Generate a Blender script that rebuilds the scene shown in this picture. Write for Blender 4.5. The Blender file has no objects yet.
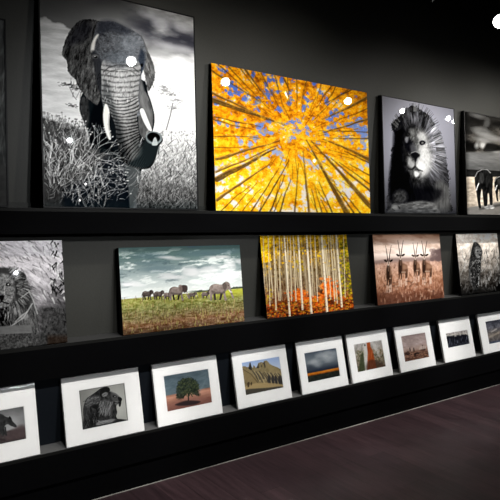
import bpy, bmesh, math
import numpy as np
from mathutils import Vector, Matrix

SC = bpy.context.scene; COL = SC.collection
SC.view_settings.view_transform = 'Standard'; SC.view_settings.look = 'None'
SC.view_settings.gamma = 1; SC.view_settings.use_curve_mapping = False
SC.view_settings.exposure = 0.0

WALLC = (48, 48, 45); MATC = (236, 235, 233); FL1 = (64, 49, 53); FL2 = (51, 39, 43); INK = .93
PA, PB, PC, PD = 56, 240, 315, 252
# ---------------------------------------------------------------- printed pictures (computed, stored as colour attributes)
def _hom(q):                       # unit square -> quad (TL,TR,BR,BL)
    A = []; b = []
    for (u, v), (x, y) in zip(((0,0),(1,0),(1,1),(0,1)), q):
        A.append([u, v, 1, 0, 0, 0, -u*x, -v*x]); b.append(x)
        A.append([0, 0, 0, u, v, 1, -u*y, -v*y]); b.append(y)
    return np.append(np.linalg.solve(np.array(A, float), np.array(b, float)), 1).reshape(3, 3)

class Art:
    """A picture canvas: nx x ny samples; shapes are drawn in the print's own drawing coordinates."""
    def __init__(s, quad, nx, ny, seed=1):
        s.H = _hom(quad); s.Hi = np.linalg.inv(s.H); s.nx = nx; s.ny = ny
        s.U, s.V = np.meshgrid(np.linspace(0, 1, nx), np.linspace(0, 1, ny))
        w = s.H[2,0]*s.U + s.H[2,1]*s.V + s.H[2,2]
        s.X = (s.H[0,0]*s.U + s.H[0,1]*s.V + s.H[0,2])/w
        s.Y = (s.H[1,0]*s.U + s.H[1,1]*s.V + s.H[1,2])/w
        s.C = np.zeros((ny, nx, 3)); s.R = np.random.RandomState(seed); s.T = s.R.rand(128, 128)
    def noise(s, x, y, octaves=4, gain=.5):
        out = 0; a = 1; tot = 0
        for o in range(octaves):
            xi = np.floor(x).astype(int); yi = np.floor(y).astype(int); fx = x-xi; fy = y-yi
            fx = fx*fx*(3-2*fx); fy = fy*fy*(3-2*fy); T = s.T
            a00 = T[yi & 127, xi & 127]; a10 = T[yi & 127, (xi+1) & 127]
            a01 = T[(yi+1) & 127, xi & 127]; a11 = T[(yi+1) & 127, (xi+1) & 127]
            out = out + a*((a00*(1-fx)+a10*fx)*(1-fy) + (a01*(1-fx)+a11*fx)*fy)
            tot += a; a *= gain; x = x*2.03+17.3; y = y*2.03+9.1
        return out/tot*2-1
    def fbm(s, sx, sy=None, ang=0, octaves=4, off=0, gain=.5):      # feature sizes in drawing units
        sy = sy or sx; c, n = math.cos(ang), math.sin(ang)
        return s.noise((s.X*c+s.Y*n)/sx+off*7.7+50, (-s.X*n+s.Y*c)/sy+off*3.1+50, octaves, gain)
    def grad(s, axis, stops):
        t = (s.X if axis == 'x' else s.Y) if isinstance(axis, str) else axis
        ks = [k for k, _ in stops]; cs = np.array([_rgb(c) for _, c in stops])
        return np.stack([np.interp(t, ks, cs[:, i]) for i in range(3)], -1)
    def sl(s, pts, m):
        P = np.array([(x+dx, y+dy) for x, y in pts for dx in (-m, m) for dy in (-m, m)], float)
        w = s.Hi[2,0]*P[:,0]+s.Hi[2,1]*P[:,1]+s.Hi[2,2]
        u = (s.Hi[0,0]*P[:,0]+s.Hi[0,1]*P[:,1]+s.Hi[0,2])/w; v = (s.Hi[1,0]*P[:,0]+s.Hi[1,1]*P[:,1]+s.Hi[1,2])/w
        i0 = max(0, int(math.floor(u.min()*(s.nx-1)))); i1 = min(s.nx, int(math.ceil(u.max()*(s.nx-1)))+1)
        j0 = max(0, int(math.floor(v.min()*(s.ny-1)))); j1 = min(s.ny, int(math.ceil(v.max()*(s.ny-1)))+1)
        return None if i1 <= i0 or j1 <= j0 else (slice(j0, j1), slice(i0, i1))
    def put(s, S, m, col):
        col = _rgb(col) if not isinstance(col, np.ndarray) else col
        if col.ndim == 3: col = col[S]
        s.C[S] = s.C[S]*(1-m[..., None]) + col*m[..., None]
    def mask(s, m, col): s.put((slice(None), slice(None)), np.clip(m, 0, 1), col)
    def stroke(s, pts, w, col, a=1., soft=.6):
        ws = w if isinstance(w, (list, tuple)) else [w]*len(pts)
        if len(ws) != len(pts): ws = list(np.linspace(ws[0], ws[-1], len(pts)))
        S = s.sl(pts, max(ws)+soft)
        if S is None: return
        X = s.X[S]; Y = s.Y[S]; best = np.full(X.shape, -1e9)
        for k in range(len(pts)-1):
            (x0, y0), (x1, y1) = pts[k], pts[k+1]; dx, dy = x1-x0, y1-y0; L = dx*dx+dy*dy+1e-9
            t = np.clip(((X-x0)*dx+(Y-y0)*dy)/L, 0, 1)
            d = np.hypot(X-x0-t*dx, Y-y0-t*dy); best = np.maximum(best, (ws[k]+(ws[k+1]-ws[k])*t)*.5-d)
        s.put(S, a*np.clip(best/soft+.5, 0, 1), col)
    def poly(s, pts, col, a=1., soft=.7, smooth=True, rough=0, rs=1.5):
        if smooth: pts = _cr(pts)
        S = s.sl(pts, soft+rough)
        if S is None: return
        X = s.X[S]; Y = s.Y[S]; d = np.full(X.shape, 1e9); ins = np.zeros(X.shape, bool); n = len(pts)
        for k in range(n):
            (x0, y0), (x1, y1) = pts[k], pts[(k+1) % n]; dx, dy = x1-x0, y1-y0; L = dx*dx+dy*dy+1e-9
            t = np.clip(((X-x0)*dx+(Y-y0)*dy)/L, 0, 1); d = np.minimum(d, np.hypot(X-x0-t*dx, Y-y0-t*dy))
            if abs(dy) > 1e-9: ins ^= ((y0 > Y) != (y1 > Y)) & (X < dx*(Y-y0)/dy+x0)
        sd = np.where(ins, d, -d)
        if rough: sd = sd+rough*s.noise(X/rs+5, Y/rs+5, 2)
        s.put(S, a*np.clip(sd/soft+.5, 0, 1), col)
    def ell(s, cx, cy, rx, ry, col, a=1., soft=.7, ang=0):
        R = max(rx, ry)
        S = s.sl([(cx, cy)], R+soft)
        if S is None: return
        c, n = math.cos(ang), math.sin(ang); X = s.X[S]-cx; Y = s.Y[S]-cy
        x = (X*c+Y*n)/rx; y = (-X*n+Y*c)/ry
        s.put(S, a*np.clip((1-np.hypot(x, y))*min(rx, ry)/soft+.5, 0, 1), col)
    def contrast(s, k, p=.5, sharp=0.):
        if sharp:
            B = s.C.copy()
            for ax in (0, 1): B = (np.roll(B, 2, ax)+np.roll(B, -2, ax)+np.roll(B, 1, ax)+np.roll(B, -1, ax)+B)/5
            s.C = s.C+sharp*(s.C-B)
        s.C = np.clip((s.C-p)*k+p, 0, 1)
    def mul(s, f): s.C = s.C*(f[..., None] if isinstance(f, np.ndarray) else f)

def _rgb(c):
    if isinstance(c, np.ndarray): return c
    if isinstance(c, (int, float)): c = (c, c, c)
    return np.array(c, float)/255.
def _g(a): return np.stack([a, a, a], -1)/255.       # grey field
def _cr(p, n=4):
    out = []; N = len(p)
    for i in range(N):
        a, b, c, d = [np.array(p[(i+k) % N], float) for k in (-1, 0, 1, 2)]
        for j in range(n):
            t = j/n
            out.append(tuple(.5*(2*b+(c-a)*t+(2*a-5*b+4*c-d)*t*t+(3*b-a-3*c+d)*t**3)))
    return out
def art_big_elephant():
    A = Art(((40,-17),(192,18),(197,212),(44,209)), 270, 370, 3); R = A.R
    X, Y = A.X, A.Y
    top = A.grad('y', [(-20, 62), (0, 72), (18, 112), (30, 165), (60, 205), (100, 232), (215, 235)])
    A.C[:] = top
    n = A.fbm(26, 9, .25, 5, 1)
    cl = A.fbm(22, 10, .2, 5, 2)
    # right hand clouds
    right = np.clip((X-118)/30, 0, 1)
    dark = np.exp(-((Y-30-.28*(X-150))/13)**2)*right
    A.mask(right*np.clip((70-Y)/40, 0, 1)*.9, _g(150+95*cl))
    A.mask(dark*np.clip(.75-.9*n, 0, 1), (62, 62, 70))
    A.mask(right*np.clip((Y-54)/14+n, 0, 1)*.96, (252, 252, 254))
    for c in ((160, 25, 9, 5), (150, 17, 10, 3), (180, 28, 8, 4), (185, 50, 9, 3), (168, 47, 12, 3)):
        A.ell(*c, (205, 204, 208), .55, 4, .3)
    A.mask(np.clip((8-Y-.2*(X-100))/10, 0, 1)*.6, (80, 78, 84))
    # left cloud bank
    left = np.clip((100-X)/20, 0, 1)
    edge = np.interp(X, [38, 47, 54, 62, 72, 90], [21, 18.5, 24, 26, 31, 34])+2.2*A.fbm(6, 4, 0, 3, 4)
    A.mask(left*np.clip((edge-Y)/2.5+.5, 0, 1), _g(78+22*np.clip((Y+5)/28, -1, 1)+4*n))
    A.mask(left*np.clip((Y-edge)/2.5+.5, 0, 1), _g(np.clip(182+.5*(Y-20)+36*A.fbm(20, 4.5, .12, 5, 5, .6), 0, 250)))
    # distant acacias
    for (cx, cy, w) in ((68, 86, 9), (76, 90, 5), (72, 107, 5), (170, 95, 8), (176, 101, 7), (164, 91, 7), (163, 88, 5), (173, 109, 6)):
        g = 70 if cx < 100 else 130
        for k in range(int(w*5)):
            x = cx+R.normal()*w*.5; yy = cy+R.normal()*.9+.12*(x-cx); A.stroke([(x-.8, yy+R.uniform(-.5, .5)), (x+.8, yy+R.uniform(-.5, .5))], .7, g+R.uniform(-30, 30), .6)
    A.stroke([(69, 88), (73, 97), (76, 101)], .8, 110, .8); A.stroke([(80, 91), (76, 99)], .6, 120, .8)
    A.stroke([(172, 104), (169.5, 116), (165.4, 131)], 1.3, 120, .9); A.stroke([(172, 108), (180, 103)], .7, 140, .8); A.stroke([(170, 113), (164, 100)], .6, 150, .7)
    A.stroke([(164, 131), (160, 122)], .6, 150, .7); A.stroke([(171, 113), (179, 119), (182, 106)], .5, 165, .7)
    # body behind the head
    A.poly([(82,95),(79,109.6),(82.7,122),(87.2,133),(89,142),(88,175),(96,212),(128,212),(140,175),(152,132),(153.7,118.6),(151.5,107),(147.4,95),(140,80),(95,85)], (26, 30, 33))
    A.poly([(143,92),(150.5,106),(152.5,118),(151,131),(146,140),(139,135),(137.5,112)], _g(96+34*A.fbm(3, 8, 0, 3, 7)), .9, 1.2)
    A.poly([(138.5,70),(142,85),(146,100),(151,125),(147,128),(141,110),(137,95)], _g(120+30*A.fbm(2, 9, -.25, 3, 7)), .8, 2)
    A.poly([(81,99),(79.5,110),(83,122),(88,134),(92,130),(88,112),(88,100)], _g(62+26*A.fbm(1.6, 3, 0, 3, 8)), .8, 2.5)
    A.poly([(96,100),(101,104),(103,120),(106,140),(112,150),(116,165),(98,165),(90,150),(88,125)], (13, 20, 23), .95, 3)
    # ears
    ear = _g(np.clip(56+66*A.fbm(2.2, 6, .3, 5, 3, .65)+16*np.clip((Y-40)/30, 0, 1), 10, 200))
    A.poly([(86,20.5),(79,22.5),(71,30.6),(66,40),(63.8,46.8),(62,55.8),(66.4,62),(67.4,70),(69,75),(75,81),(77.5,87),(82,94),(89,101),(95.3,106),(98.5,104),(101,92),(102.5,75),(100,60),(96,44),(103,27),(96,21.5)], ear, 1, .8, rough=.5)
    A.poly([(84,22.5),(74,31),(68,46),(78,44),(86,40),(92,28)], (38, 38, 43), .7, 6)
    for k in range(46):
        x = R.uniform(70, 98); y = R.uniform(54, 97)
        A.stroke([(x, y), (x+R.uniform(-1.5, 1), y+R.uniform(3, 7))], .8, R.choice([30, 34, 118, 130]), .5)
    A.poly([(140,36),(143.5,42),(147.4,52),(152,63),(154.2,72),(153.7,80),(150.5,88),(147.5,92),(145.5,84),(142.5,70),(139,55),(136,44)], _g(np.clip(98+48*A.fbm(3, 6, -.3, 4, 9), 20, 230)), 1, .8, rough=.4)
    for k in range(22):
        x = R.uniform(142, 152); y = R.uniform(52, 84)
        if x < 142+(y-40)*.3: A.stroke([(x, y), (x+R.uniform(0, 2), y+R.uniform(2, 5))], .8, R.choice([45, 60, 165]), .6)
    # head
    skin = np.clip(86+.45*(X-95)+52*A.fbm(2.6, 2.2, .3, 5, 11, .75)+14*A.fbm(12, 10, 0, 2, 12), 20, 235)
    blue = np.stack([skin*.97, skin*.99, skin*1.03], -1)/255
    A.poly([(97,24),(104,22.5),(110.6,22),(118,24),(125.5,28),(134,32),(140,37),(144,46),(146,58),(143,68),(139.5,80),(138,95),(139,108),(136,118),(107,112),(101.5,103),(100,85),(99,72),(95,60),(91,52),(93,40)], blue, 1, .9)
    A.poly([(99,23.5),(110,21.5),(122,26),(130,31),(126,36),(110,32),(97,36)], (44, 46, 54), .6, 5)
    A.poly([(96,36),(98.5,36),(95.5,42),(93.5,52),(90.5,53),(91.5,44)], (222, 220, 214), .85, 1.8)
    A.poly([(91,53),(95,53),(100,60),(102,72),(100.5,90),(97.5,90),(94,70)], (44, 45, 48), .8, 2.2)
    A.ell(94.8, 57.6, 3, 2, 120, .7, 1.6); A.ell(95.2, 58.2, 1.7, 1.2, 12, 1, .8); A.ell(94.6, 57.6, .5, .4, 200)
    A.poly([(140,50),(144,56),(143,68),(140,74),(137,66)], (38, 46, 58), .7, 2.5); A.ell(141, 66, 1.3, 1.6, 14, .9)
    A.ell(129, 44, 12, 9, (165, 172, 180), .35, 8); A.ell(118, 58, 14, 6, (140, 150, 160), .3, 6)
    # grass: left, dark ground with bright stems
    gl = np.interp(X, [40, 60, 84, 92, 120, 128, 140, 160, 200], [116, 123, 133, 150, 160, 166, 176, 138, 132])+6*A.fbm(4, 3, 0, 3, 20)
    m = np.clip((Y-gl)/9+.5, 0, 1)
    base = 74+44*A.fbm(2.2, 4, .3, 4, 21, .7)-np.clip((Y-165)/40, 0, 1)*22
    A.mask(m*np.clip((126-X)/6, 0, 1), _g(np.clip(base, 12, 200)))
    lit = 158+78*A.fbm(1.6, 2.6, .4, 4, 22, .75)+np.clip((168-Y)/30, -1.5, 1)*66
    A.mask(np.clip((Y-gl)/6+.5, 0, 1)*np.clip((X-132)/5, 0, 1), _g(np.clip(lit, 25, 250)))
    A.poly([(97,168),(108,160),(124,166),(127,190),(131,212),(70,214),(62,196),(72,186),(88,180)], (20, 26, 33), .8, 8)
    A.poly([(44,190),(58,192),(60,212),(44,212)], 66, .5, 5)
    A.poly([(125,166),(138.5,171),(138,190),(132,212),(129,212),(127.5,190)], (86, 90, 91), .9, 1.6)
    def stem(x, y, L, ang, w, g, a=.8, bend=.3, heads=False):
        p = []; t = ang
        for k in range(6):
            p.append((x, y)); x += math.cos(t)*L/5; y -= math.sin(t)*L/5; t += bend/5
        A.stroke(p, [w, w*.5], g, a, .55)
        if heads: A.ell(p[-1][0], p[-1][1], 1., .8, min(255, g+25), a, .6)
    for k in range(420):
        x = R.uniform(42, 104); y = np.interp(x, [40, 84, 104], [140, 165, 190])+R.uniform(-22, 50)
        d = R.choice([40, 90, 150, 190, 225, 250], p=[.14, .18, .24, .2, .14, .1])
        stem(x, y, R.uniform(5, 17), R.uniform(.7, 2.4), R.uniform(.5, 1.), d*(1 if y < 190 else .75), .72, R.uniform(-.6, .6), R.rand() < .2)
    for k in range(70):
        stem(R.uniform(42, 86), R.uniform(128, 140), R.uniform(4, 16), R.uniform(1.1, 2.1), .55, R.choice([50, 80, 110]), .6, R.uniform(-.5, .5), True)
    for k in range(620):
        x = R.uniform(134, 197); y = R.uniform(140, 212); d = R.choice([30, 55, 90, 180, 225, 250])
        if y > 185: d *= .72
        stem(x, y, R.uniform(3, 10), R.uniform(.6, 2.3), R.uniform(.5, 1.), d, .5, R.uniform(-.8, .8))
    for k in range(42):
        A.stroke([(R.uniform(140, 195), 134+R.uniform(-2, 3)), (R.uniform(140, 195), 134+R.uniform(-2, 3))][:1]*2, 2., R.choice([120, 170]), .6)
    for k in range(14):
        stem(R.uniform(124, 140), R.uniform(178, 211), R.uniform(4, 12), R.uniform(.2, 1.2), .6, 150, .6, .5)
    # trunk
    mid = np.interp(Y, [66, 100, 117, 128, 143, 166], [120, 119, 123, 126, 128, 135])
    fade = np.clip((Y-98)/10, 0, 1); lowt = np.clip((Y-100)/50, 0, 1)
    tr = 196-np.abs(X-mid)*(2.2+3*lowt)-lowt*88+34*A.fbm(1.6, 2.4, .1, 4, 14, .7)
    warp = Y+.018*(X-mid)**2*np.where(Y > 98, 1, .35)+np.clip(Y-128, 0, 40)*.035*(X-mid)+1.1*A.fbm(7, 5, 0, 3, 15)
    per = np.where(Y < 98, 5.2, 3.3); ph = np.where(Y < 98, warp/5.2, 98/5.2+(warp-98)/3.3)
    w = .5+.5*np.cos(2*math.pi*ph); w = w**2.2
    tr = tr-w*np.where(Y < 98, 60+50*A.fbm(3, 2, 0, 3, 16), 92-22*lowt)
    trunk = [(101,66),(106,58),(121,55),(134,58),(140,68),(138.4,82),(137.5,100.6),(138.4,109.6),(136,116),(137.5,129.4),(139.3,142),(136.6,149.8),(141,146.5),(144.7,138),(149,133.6),(156.4,133.6),(161,138),(161.8,142.6),(157.5,148.5),(155.5,157),(152.8,165),(147.4,170.5),(138.4,170.8),(125.8,166.4),(120.4,159),(116,143),(114.6,127.6),(110.6,116.8),(107,107.8),(101.8,102.4),(101,81)]
    keep = A.C.copy()
    A.poly(trunk, _g(np.clip(tr, 14, 240)), 1, .8)
    A.C = keep+(A.C-keep)*np.clip((Y-64+.02*(X-120)**2)/8, 0, 1)[..., None]
    A.stroke([(103, 73), (108, 68.5), (116, 66), (124, 66), (132, 68), (138, 73)], 1.1, 60, .7, 1); A.stroke([(104, 77), (110, 72), (120, 70), (130, 71.5), (137, 77)], .9, 80, .6, 1)
    A.poly([(104,80),(110,90),(114,108),(120,128),(124,150),(130,166),(123,163),(116,143),(114,126),(107,108),(102,100)], (34, 38, 40), .45, 3.5)
    A.poly([(141,147.5),(146,141),(158,146),(155,158),(152,165),(146,169.5),(136,169.5),(128,166),(136,158)], (38, 45, 47), .9, 3)
    A.poly([(137,140),(141,150),(139,158),(130,162),(132,150)], (112, 116, 116), .35, 3)
    for k in range(60):
        y = R.uniform(68, 103); x = R.uniform(103, 137); A.stroke([(x, y), (x+R.uniform(-1, 1), y+R.uniform(1.5, 4))], .7, R.choice([70, 84, 230]), .45)
    # trunk tip
    A.ell(153, 139.3, 8.3, 6.6, (128, 136, 138), 1, 1, .2); A.ell(152.8, 138.7, 6.6, 5, (13, 16, 19), 1, .9, .2)
    A.poly([(151,146),(154.2,138.5),(157,145),(155,147)], (190, 196, 196), .9)
    # tusks
    A.poly([(104.3,105.5),(107,107),(109,115),(108.4,126),(110.2,140),(107.8,140.5),(104.8,133),(102.8,124),(102.5,114)], (236, 234, 226), 1, .8)
    A.stroke([(108.5, 115), (107.5, 126), (109.6, 139)], .9, 150, .7)
    A.poly([(139,111.6),(142.5,110),(146.8,120),(151,131.5),(147.6,131),(142.4,122)], (247, 247, 244), 1, .8)
    # the pale branching bush in front
    def br(x, y, L, t, w, n):
        x1 = x+math.cos(t)*L; y1 = y-math.sin(t)*L; g = 185+R.uniform(-50, 40)
        A.stroke([(x, y), ((x+x1)/2+R.uniform(-.8, .8), (y+y1)/2+R.uniform(-.8, .8)), (x1, y1)], [w*.62, w*.4], g, .72, .7)
        if n == 0:
            if R.rand() < .35: A.ell(x1, y1, .8, .6, 225, .75, .7)
            return
        for q in (-1, 1): br(x1, y1, L*R.uniform(.62, .85), t+q*R.uniform(.25, .55), w*.75, n-1)
    for (x, y, L, t, w, n) in ((77,170,18,.75,1.6,3), (84,166,15,.35,1.5,3), (92,166,14,.1,1.4,3), (90,160,13,.95,1.5,3), (96,170,12,-.15,1.2,3), (74,176,14,1.05,1.3,3), (90,150,11,1.2,1.4,2), (84,150,10,1.5,1.6,2), (95,178,13,-.2,1,3), (86,186,12,.2,1,3), (60,188,12,.5,1,3), (104,196,10,.4,.9,3), (52,170,12,1.9,1.2,2), (70,160,14,1.3,1.2,3)):
        br(x, y, L, t, w, n)
    for k in range(30):
        A.ell(R.uniform(90, 124), R.uniform(164, 197), .7, .6, 190, .7, .7)
    for k in range(240):
        stem(R.uniform(46, 120), R.uniform(160, 206), R.uniform(4, 12), R.uniform(-.3, 2.2), .6, R.choice([25, 120, 170, 220]), .55, R.uniform(-.7, .7))
    A.mask(np.clip((Y-200)/14, 0, 1)*.35, (30, 42, 44))
    A.contrast(1.16, .46, .35)
    return A

def art_golden_canopy():
    A = Art(((210.5,62),(367,96.5),(370,213.5),(216,211.5)), 290, 240, 5); R = A.R
    X, Y = A.X, A.Y; cx, cy = 296., 138.
    dx = (X-cx)/1.15; dy = Y-cy; r = np.hypot(dx, dy)+3; th = np.arctan2(dy, dx)
    def rad(k, L, off, o=4, g=.6): return A.noise(np.cos(th)*k+40+off*5.3+np.log(r)*L*.13, np.sin(th)*k+40+off*3.7+np.log(r)*L, o, g)
    n0 = A.fbm(20, 15, .3, 3, 9); n1 = A.fbm(6, 4.6, .5, 4, 1, .6); n2 = A.fbm(2.2, 1.7, .3, 4, 2, .75); n3 = rad(11, 3.2, 1)
    low = np.clip((Y-118+.18*np.abs(X-290)*.2)/75, 0, 1)
    v = .5+.55*n1+.5*n2+.25*n3
    A.C[:] = A.grad(np.clip(v+.36*low, 0, 1.3), [(-.1, (104, 52, 8)), (.2, (170, 92, 10)), (.42, (218, 132, 12)), (.62, (242, 164, 16)), (.85, (255, 196, 28)), (1.1, (255, 222, 70)), (1.3, (255, 240, 150))])
    sky = A.grad('y', [(60, (50, 84, 180)), (120, (78, 116, 206)), (155, (150, 168, 214)), (180, (212, 212, 228)), (213, (240, 234, 236))])
    A.mask(np.clip((A.fbm(7.5, 5.5, .9, 5, 3, .62)+.22*n0+.1*n3-.235)*8, 0, 1)*.95, sky)
    P = ((352,128,8,3),(362,134,6,5),(360,123,5,2.5),(283,80,2.4,4.5),(273,94,2.4,3.5),(258,103,4,2),(254,75,2,4.5),(262,127,5,3.5),(270,122,4,2.5),(256,139,5,2.4),(244,100,4,2),(272,135,5,2),(309,134,2.4,4),(298,133,3.5,2.6),(305,110,2.2,3.6),(290,105,3,2.4),(268,160,6,1.6),(328,104,2,3.6),(299,79,4,2.4),(216,103,4,2),(236,92,2.4,3.4))
    P2 = ((222,190,6,3.4),(226,197,6,2.2),(219,175,4,2.4),(258,205,5,3),(345,205,6,3.4),(305,196,2.4,6),(312,212,4,3),(340,172,3.4,5),(290,212,5,2.4),(284,186,3.4,3.4),(355,185,4,2.6),(270,198,4,2.4),(362,196,3,2.6))
    for Q, cc in ((P, None), (P2, (240, 232, 232))):
        m = np.zeros(X.shape)
        for x, y, a, b in Q: m = np.maximum(m, 1.25-np.hypot((X-x)/a, (Y-y)/b)*.75)
        A.mask(np.clip((m+1.5*n1*.5+1.2*n2*.6-.42)*3.2, 0, 1)*.92, sky if cc is None else cc)
    def trunk(x0, y0, x1, y1, w0, w1, a=.9, col=None):
        col = col or [(74, 50, 18), (88, 60, 22), (64, 44, 20)][R.randint(3)]
        n = 12; b1 = R.uniform(-1, 1); b2 = R.uniform(-.5, .5); Q = []
        for k in range(n+1):
            t = k/n; o = b1*math.sin(math.pi*t)+b2*math.sin(3*math.pi*t); Q.append((x0+(x1-x0)*t+o*.5+R.uniform(-.2, .2), y0+(y1-y0)*t+o+R.uniform(-.2, .2)))
        W = [w0+(w1-w0)*k/n for k in range(n+1)]
        A.stroke(Q, [w*R.uniform(.75, 1.15) for w in W], col, a, .9)
        nx, ny = -(y1-y0), (x1-x0); L = math.hypot(nx, ny); nx /= L; ny /= L; s = -1 if ny > 0 else 1
        if w0 > 2:
            A.stroke([(p[0]+s*nx*w*.42, p[1]+s*ny*w*.42) for p, w in zip(Q, W)], [1.1, .4], (196, 150, 84), .6, .7)
            A.stroke([(p[0]-s*nx*w*.15, p[1]-s*ny*w*.15) for p, w in zip(Q, W)], [w0*.3, .3], (112, 80, 30), .6, .8)
    T = [(212,93,268,120,2.6,.8),(212,100,290,128,5.4,.9),(211,70,262,103,2.,.8),(213,117,262,128,1.4,.7),(213,120,255,131,1.6,.6),(214,137,262,139,1.1,.6),(214,148,250,148,.9,.5),
         (216,160,281,142,3.4,1.),(216,173,278,147,2.4,.8),(217,180,277,150,6.2,1.1),(217,201,272,165,3.4,.9),(221,212,252,186,1.2,.5),(232,212,258,184,1,.5),(252,213,280,170,1.6,.7),(260,213,290,162,1.8,.7),(271,213,286,176,1.6,.6),(281,213,292,180,1.8,.6),
         (296,213,300,165,1.5,.6),(310,212,304,153,2.8,.8),(318,212,313,190,1.2,.6),(323,213,316,188,1.2,.5),(333,213,320,183,1.5,.6),(347,213,308,142,5.6,1.),(354,213,335,186,1.4,.6),(360,213,343,192,1.4,.6),(371,208,313,143,5.2,1.),(370,192,332,160,2.6,.9),(370,162,324,141,3.6,.9),(370,165,345,153,1.6,.7),(370,186,340,164,1.2,.6),
         (370,177,350,166,1.2,.5),(369,141,330,140,1.4,.6),(369,135,320,133,1.,.5),(369,122,325,135,2.2,.8),(368,101,322,122,3.6,.9),(368,112,340,122,1.1,.5),(357,90,325,106,1.4,.5),(350,92,318,118,1,.4),(333,88,318,110,1.4,.5),(338,88,328,104,1,.4),(323,84,317,105,1,.4),(309,81,303,104,1.3,.5),(289,78,291,104,1.2,.5),(285,80,292,94,2,.6),(246,70,268,100,2.6,.8),(240,68,262,96,1,.5),(228,66,270,110,1.2,.6),(262,74,280,108,1.3,.5),(276,77,285,110,1.2,.5),(298,80,298,110,1,.4),(218,64,250,94,1.2,.5),(275,213,283,195,1,.5),(328,213,322,200,1,.4),(243,213,262,190,.9,.4)]
    for t in T: trunk(*t)
    for k in range(90):
        a = R.uniform(0, 2*math.pi); r0 = R.uniform(26, 80); r1 = r0-R.uniform(8, 18)
        A.stroke([(cx+math.cos(a)*r0*1.1, cy+math.sin(a)*r0), (cx+math.cos(a+.04)*r1*1.1, cy+math.sin(a+.04)*r1)], [.9, .4], (96, 62, 16), .6, .6)
    m = np.clip((A.fbm(3.4, 2.6, .4, 4, 12, .65)-.16)*6, 0, 1)*.8*np.clip(1.15-r/70, .25, 1)
    A.mask(m, A.grad(np.clip(v+.3*low, 0, 1.2), [(0, (206, 124, 16)), (.5, (244, 170, 22)), (1, (255, 214, 60))]))
    return A

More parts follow.
